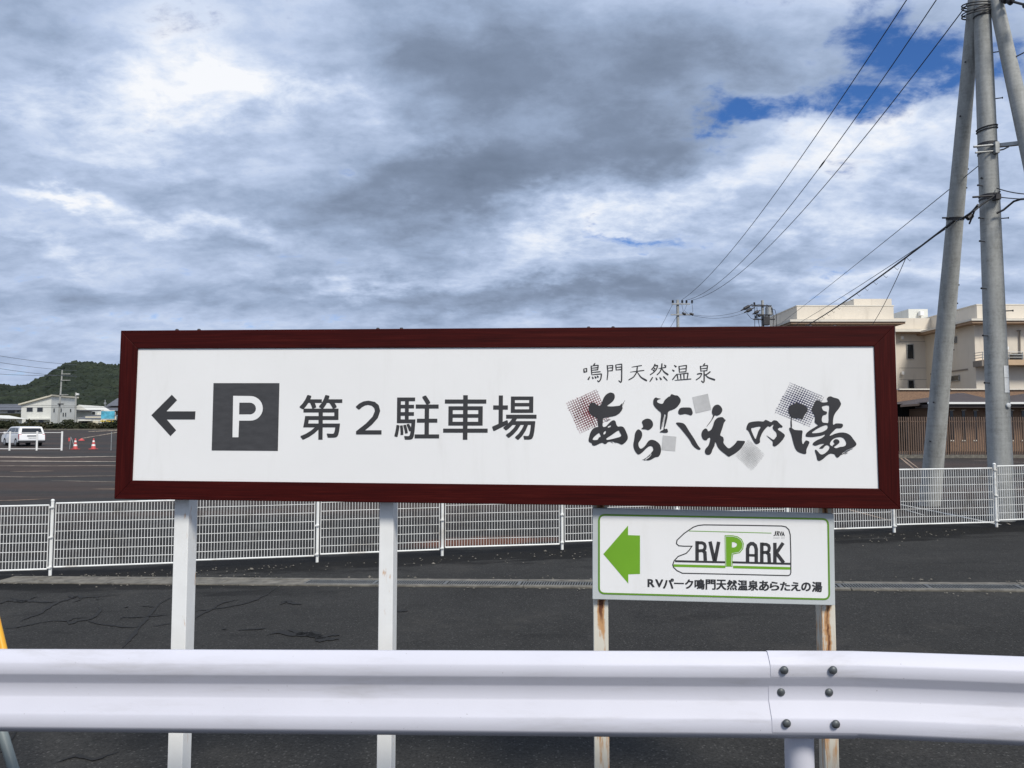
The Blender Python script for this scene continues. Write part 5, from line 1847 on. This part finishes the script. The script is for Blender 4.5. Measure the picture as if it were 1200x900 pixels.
def wall_rect(A, B, t0, t1, z0, z1, out_=.04):
    a, b = A.lerp(B, t0), A.lerp(B, t1)
    nn = Vector(((B - A).y, -(B - A).x, 0)).normalized() * out_
    return [Vector((a.x, a.y, z0)) + nn, Vector((b.x, b.y, z0)) + nn, Vector((b.x, b.y, z1)) + nn, Vector((a.x, a.y, z1)) + nn], -nn


def hwin(A, B, x0, x1, y0, y1, Y, frame=True):
    """window in the wall A-B seen between pixels"""
    def tt(px):
        lo, hi = 0.0, 1.0
        for _ in range(40):
            m_ = (lo + hi) / 2; p = A.lerp(B, m_)
            if 600 + F * p.x / p.y < px: lo = m_
            else: hi = m_
        return lo
    t0, t1 = tt(x0), tt(x1)
    Ym = A.lerp(B, (t0 + t1) / 2).y
    z1, z0 = P(600, y0, Ym).z, P(600, y1, Ym).z
    q, nn = wall_rect(A, B, t0, t1, z0, z1, .05)
    mb = MB(); mb.prism(q, nn); w_ = mb.build('window', M['galv'], wh)
    c = sum(q, Vector()) / 4
    out2 = -nn.normalized() * .012
    mb = MB(); mb.prism([c + (p - c) * .88 + out2 for p in q], nn * .2); mb.build('pane', M['glass'], w_)


for r_ in ((31.5, 38.8, 477.3, 482.6), (43.8, 50.6, 477.3, 482.6), (32.5, 35.2, 492.5, 498), (46, 52, 492, 498)):
    hwin(cl0, c0, *r_, 0)
for r_ in ((62.6, 64, 478.5, 483), (71, 72.2, 478.5, 483), (82, 83.3, 479, 482.8), (73.6, 74.8, 483.6, 488), (76.4, 77.6, 483.6, 488)):
    hwin(c0, cr0, *r_, 0)
q, nn = wall_rect(cl0, c0, .22, .99, P(50, 491.8, YH).z, P(50, 490.4, YH).z, .9)
mb = MB(); mb.prism(q, nn); mb.build('balcony_ledge', M['wall_white'], wh)

# others
h = thing('tiled_house', 'low house with dark grey tile roof and white walls left of the white house', 'house', P(10, 498, 150))
house_box(h, -30, 23, 479.5, 500, 150, 8, 'wall_white'); gable(h, -34, 25, 480.5, 473.5, 149, 10, 'tile_roof')
bpart('window', 'glass', (9, 17, 480.8, 484), 149.95, .1, h); bpart('window', 'glass', (20, 22.5, 481, 483), 149.95, .1, h)
bpart('garden_wall', 'hedge', (-30, 23, 484.5, 497), 146, .6, h)
h = thing('small_white_shed', 'small white shed with pale gable roof at the left edge beyond the van', 'shed', P(-8, 500, 128))
house_box(h, -30, 3, 490.5, 500, 128, 5, 'wall_white'); gable(h, -40, 6, 490.5, 486.5, 127.5, 6, 'wall_white', False)
h = thing('white_gabled_house', 'white gabled house with grey roof just right of the white two-storey house', 'house', P(96, 498, 150))
house_box(h, 86, 107, 481.5, 500, 150, 9, 'wall_white'); gable(h, 80, 104, 481.5, 475.2, 149.6, 9, 'wall_white', False)
bpart('lean_to_roof', 'tile_roof', (86, 118, 480.3, 481.7), 148.8, 1.2, h)
bpart('window', 'glass', (108, 110.5, 482.5, 486), 149.2, .3, h)
h = thing('grey_roofed_house', 'low house with dark tile roof behind the blue billboard', 'house', P(112, 498, 145))
house_box(h, 100, 122, 488, 500, 145, 8, 'cream'); gable(h, 88, 126, 491, 486.3, 143.5, 10, 'tile_roof')
bpart('wall', 'wall_white', (109.5, 118, 484, 488.2), 152, 4, h)
h = thing('large_tiled_house', 'large house with dark pyramid tile roof next to the red sign frame', 'house', P(150, 498, 170))
house_box(h, 112, 210, 482, 500, 170, 12, 'joint'); gable(h, 106, 215, 481.5, 474.5, 168, 16, 'tile_roof')
gable(h, 124, 200, 475.5, 466.5, 172, 10, 'tile_roof'); bpart('window', 'glass', (121, 128, 483, 487), 169.9, .2, h)
h = thing('cream_garage', 'cream walled garage under a pale flat roof beside the billboard', 'garage', P(104, 499, 135))
house_box(h, 106, 115, 493, 500, 135, 5, 'cream'); bpart('roof', 'wall_white', (91, 107, 491.6, 493.2), 134.5, 5, h); bpart('opening', 'black', (92, 105.8, 493.4, 500), 136, .3, h)
# billboard
YB = 125
bb_ = thing('billboard', 'pale blue billboard with yellow and white strip below, left of the red sign frame', 'billboard', P(126, 499, YB))
bpart('board', 'cyan', (118.6, 133.8, 481.8, 490.8), YB, .15, bb_)
bpart('edge_strip', 'wall_white', (118.2, 134.2, 480.8, 481.6), YB, .15, bb_)
bpart('edge_strip', 'wall_white', (118.2, 134.2, 491.0, 491.7), YB, .15, bb_)
bpart('lower_board', 'wall_white', (117.5, 134.4, 493.0, 497.2), YB, .12, bb_)
bpart('yellow_strip', 'yellow_print', (127, 134.4, 493.2, 496.8), YB - .03, .02, bb_)
bpart('yellow_strip', 'yellow_print', (117.5, 127, 492.8, 493.9), YB - .03, .02, bb_)
bpart('red_mark', 'red_print', (128.6, 130.6, 493.8, 495.6), YB - .06, .02, bb_)
for x in (119.5, 133):
    bpart('leg', 'galv', (x - .3, x + .3, 492, 501), YB + .2, .15, bb_)
bpart('pale_post', 'cream', (134.6, 135.6, 488, 501), YB, .15, bb_)

# utility poles by the house
up = thing('utility_pole', 'slim utility pole with two short crossarms in front of the white house', 'utility pole', P(68.5, 499, 128), 'utility poles near the white house')
mb = MB(); mb.tube([Vector((P(67.8, 499, 128).x, 128, 1.3)), P(73, 433.5, 128)], [.17, .11], 10); mb.build('shaft', M['pole'], up, smooth='auto')
for x0, x1, y in ((72, 82.5, 438.2), (71.5, 82.5, 445.6), (70, 80, 462.5)):
    mb = MB(); mb.bar(P(x0, y, 127.8), P(x1, y, 127.8), .12, .12); mb.build('crossarm', M['pole'], up)
mb = MB(); mb.box(P(71, 473.5, 127.7), (.9, .25, .2)); mb.build('cable_box', M['dark_metal'], up)
up = thing('utility_pole', 'short pole with a lamp on top right of the white house', 'utility pole', P(88.5, 499, 126), 'utility poles near the white house')
mb = MB(); mb.tube([Vector((P(88.2, 499, 126).x, 126, 1.3)), P(89, 460, 126)], [.17, .13], 10); mb.build('shaft', M['pole'], up, smooth='auto')
mb = MB(); mb.box(P(91, 462, 125.8), (.35, .3, .3)); mb.tube([P(89, 461, 125.9), P(91, 462, 125.9)], .05, 6); mb.build('lamp', M['white'], up)
up = thing('tv_antenna_mast', 'thin grey mast standing on the dark roofs right of the white house', 'antenna', P(123, 480, 168))
mb = MB(); mb.tube([P(123.2, 480, 168), P(123.2, 468.5, 168)], .1, 6); mb.box(P(123.2, 472.5, 168), (.5, .1, .4)); mb.build('mast', M['galv'], up)
wires_l = [((-30, 411.8), (90, 427.5)), ((-30, 419.8), (90, 434.5)), ((-30, 427), (90, 441.5)), ((-30, 436.2), (90, 439.5))]
for i, ((x0, y0), (x1, y1)) in enumerate(wires_l):
    e = P(x1, y1, 128)
    e2 = P(200, y1 + (110 * (.02 if i < 3 else .03)), 128)
    wire(P(x0, y0, 100), e, .25, .030, ['topmost of the thin wires crossing the sky above the wooded hill at left', 'second highest of the thin wires above the wooded hill at left', 'third highest of the thin wires above the wooded hill at left', 'lowest and flattest of the thin wires above the wooded hill at left'][i], material='wire_grey', group='wires above the hill at left', n=16)
for i, y in enumerate((463, 452, 474, 478)):
    wire(P(-60, y - 1, 122), P(190, y + [1.5, 2, 2.5, -1][i], 126), .1, .028, ['thin wire crossing the hillside just above the white house roof', 'thin wire crossing the middle of the wooded hillside', 'thin wire passing low before the village roofs', 'lowest thin wire before the village roofs'][i], material='wire', group='wires before the wooded hillside', n=10)

# ------------------------------------------------------------------ pipe barrier
pbr = thing('pipe_barrier', 'white pipe barrier with thin rails between the parking lots beside the van', 'barrier', G(43, 527))
YP = 46
zg = gz(-28, YP)
for px in (-51, -20, 11.6, 43.4, 72.6):
    c = P(px, 515, YP); mb = MB(); mb.tube([(c.x, YP, zg), (c.x, YP, zg + 1.18)], .055, 10); mb.build('post', M['white'], pbr, smooth='auto')
a, b = P(-51, 515, YP), P(72.6, 515, YP)
for h_ in (1.1, .10):
    mb = MB(); mb.tube([(a.x, YP, zg + h_), (b.x, YP, zg + h_)], .016 if h_ > 1 else .022, 8); mb.build('rail', M['white'], pbr, smooth='auto')
pst = thing('marker_post', 'thin pale marker post standing in the lot left of the red frame', 'post', G(130.5, 527))
c = P(130.5, 515, 46); mb = MB(); mb.tube([(c.x, 46, gz(c.x, 46)), (c.x, 46, gz(c.x, 46) + 1.15)], .022, 8); mb.build('pole', M['galv'], pst)


# cones
def cone(px, Y, label, h=.72):
    c = P(px, 515, Y); z0 = gz(c.x, Y)
    t = thing('traffic_cone', label, 'traffic cone', (c.x, Y, z0), 'red and white traffic cones in the lot')
    mb = MB(); mb.box((c.x, Y, z0 + .02), (.40, .40, .04)); mb.build('base', M['cone'], t, bevel=.01)
    rr = lambda f: lerp(.155, .030, f)
    for i, (f0, f1, mm) in enumerate(((.05, .30, 'cone'), (.30, .46, 'white'), (.46, .66, 'cone'), (.66, .80, 'white'), (.80, 1.0, 'cone'))):
        mb = MB(); mb.tube([(c.x, Y, z0 + h * f0), (c.x, Y, z0 + h * f1)], [rr(f0), rr(f1)], 16)
        mb.build('cone_body' if mm == 'cone' else 'reflective_band', M[mm], t, smooth='auto')
    return t


cone(88.5, 48.5, 'red and white traffic cone nearest the pipe barrier')
cone(109.8, 48.8, 'red and white traffic cone nearest the red sign frame')
t = thing('rope_stake', 'thin leaning stake frame with a red tip beside the left traffic cone', 'stake', G(83, 526))
mb = MB(); q0 = P(81.5, 526.5, 48); q1 = P(83, 512, 48); q2 = P(86.5, 521, 48); mb.tube([q0, q1], .03, 6); mb.tube([q1, q2], .02, 6); mb.build('stake', M['galv'], t)
mb = MB(); mb.tube([P(81.3, 517, 48), P(81.3, 513, 48)], .07, 8); mb.build('red_tip', M['cone'], t)
t = thing('rope_weight', 'small red weight lying in the lot between the two cones with a rope', 'weight', G(95.5, 516.4))
c = G(95.5, 516.5)
mb = MB(); mb.lathe(c, [(.26, 0), (.26, .05), (.12, .14), (.05, .22)], 12); mb.build('weight', M['cone'], t, smooth='auto')
mb = MB(); mb.tube([c + Vector((0, 0, .2)), c + Vector((1.6, 6, 1.0)), P(104, 505.8, 74)], .03, 5); mb.build('rope', M['line_paint'], t)


# ------------------------------------------------------------------ white wagon
def wagon():
    Yv = 55.0
    c = P(22.5, 515, Yv)
    z0 = gz(c.x, Yv)
    L, Wd, Ht = 4.2, 1.69, 1.50
    phi = R(44)
    # local: x = forward (from the rear), y = left, origin at the rear bumper centre
    fw = Vector((-.76, .65, 0)).normalized()
    lf_ = Vector((-fw.y, fw.x, 0))          # left side of the car
    # near rear corner is the car's left rear
    org = Vector((c.x, Yv, z0)) 
    # fix: near corner = org ; rear runs to the right and away
    side = Vector((fw.y, -fw.x, 0))       # from near side to far side
    def W(x, y, z): return org + fw * x + side * y + Vector((0, 0, z))
    t = thing('parked_wagon', 'white estate car parked beyond the pipe barrier with its rear towards the viewer', 'car', org)
    prof_ = [(0.0, .42), (-.03, .50), (.02, .86), (.10, .95), (.30, 1.40), (.42, 1.47), (1.2, 1.50), (2.3, 1.48), (2.62, 1.42), (3.25, 1.02), (3.4, .98), (4.05, .86), (4.2, .70), (4.22, .42), (4.1, .28),
             (3.75, .28)] + [(3.42 + .33 * cos(R(a)), .30 + .33 * sin(R(a))) for a in range(0, 181, 30)] + [(3.05, .26), (1.2, .26)] + [(.85 + .33 * cos(R(a)), .30 + .33 * sin(R(a))) for a in range(0, 181, 30)] + [(.48, .30), (.1, .34)]
    mb = MB(); n = len(prof_)
    def yin(z): return .0 if z < .9 else (z - .9) * .22
    rows = []
    for s_ in (0, 1):
        for inset in ((0, .05) if s_ == 0 else (.05, 0)):
            rows.append([W(x, (yin(z) + inset * .0) if s_ == 0 else Wd - yin(z), z) for x, z in prof_])
    rows = [[W(x, yin(z), z) for x, z in prof_], [W(x, Wd - yin(z), z) for x, z in prof_]]
    mb.add(rows[0] + rows[1], [tuple(range(n)), tuple(range(2 * n - 1, n - 1, -1))] + [(i, i + n, (i + 1) % n + n, (i + 1) % n) for i in range(n)])
    mb.build('body', M['car_white'], t, bevel=.03)
    # side windows (near side and far side)
    for sd_ in (0, 1):
        for (q) in ([(.42, .98), (.55, 1.36), (1.15, 1.40), (1.15, .98)], [(1.25, .98), (1.25, 1.40), (2.05, 1.40), (2.05, .98)], [(2.13, .98), (2.13, 1.40), (2.55, 1.36), (3.02, 1.02), (3.02, .98)]):
            o_ = .012
            poly = [W(x, (yin(z) - o_) if sd_ == 0 else Wd - yin(z) + o_, z) for x, z in q]
            mb = MB(); mb.prism(poly, side * (.02 if sd_ == 0 else -.02)); mb.build('side_window', M['glass'], t)
    def rear(z): return lerp(.10, .30, clamp((z - .95) / .45, 0, 1)) if z > .95 else lerp(.02, .10, clamp((z - .86) / .09, 0, 1))
    poly = [W(rear(z) - .015, y, z) for y, z in ((.16, .97), (Wd - .16, .97), (Wd - .24, 1.36), (.24, 1.36))]
    mb = MB(); mb.prism(poly, fw * .02); mb.build('rear_window', M['glass'], t)
    for y0, y1 in ((-.012, .17), (Wd - .17, Wd + .012)):
        mb = MB(); poly = [W(rear(z) - .03, y, z) for y, z in ((y0, .55), (y1, .55), (y1, .93), (y0, .93))]; mb.prism(poly, fw * .18); mb.build('tail_light', M['tail'], t)
    mb = MB(); poly = [W(-.06, y, z) for y, z in ((-.02, .30), (Wd + .02, .30), (Wd + .02, .44), (-.02, .44))]; mb.prism(poly, fw * .35); mb.build('bumper', M['trim'], t)
    mb = MB(); poly = [W(-.045, y, z) for y, z in ((.58, .62), (1.11, .62), (1.11, .74), (.58, .74))]; mb.prism(poly, fw * .03); mb.build('number_plate', M['plate'], t)
    mb = MB(); poly = [W(-.05, y, z) for y, z in ((.5, .78), (1.2, .78), (1.2, .83), (.5, .83))]; mb.prism(poly, fw * .03); mb.build('handle_recess', M['trim'], t)
    for x in (.85, 3.42):
        for y in (.10, Wd - .10):
            cc_ = W(x, y, .30); ax = side
            w_ = MB(); w_.tube([cc_ - ax * .10, cc_ + ax * .10], .30, 24)
            wo_ = w_.build('wheel', M['tyre'], t, smooth='auto')
            r_ = MB(); sg = -1 if y < 1 else 1
            r_.tube([cc_ + ax * .085 * sg, cc_ + ax * .112 * sg], [.20, .17], 18); r_.build('rim', M['rim'], wo_, smooth='auto')
    for sd_, y in ((0, -.10), (1, Wd + .10)):
        mb = MB(); mb.box(W(3.0, y, 1.02), (.16, .16, .13)); mb.build('wing_mirror', M['car_white'], t, bevel=.02)


wagon()
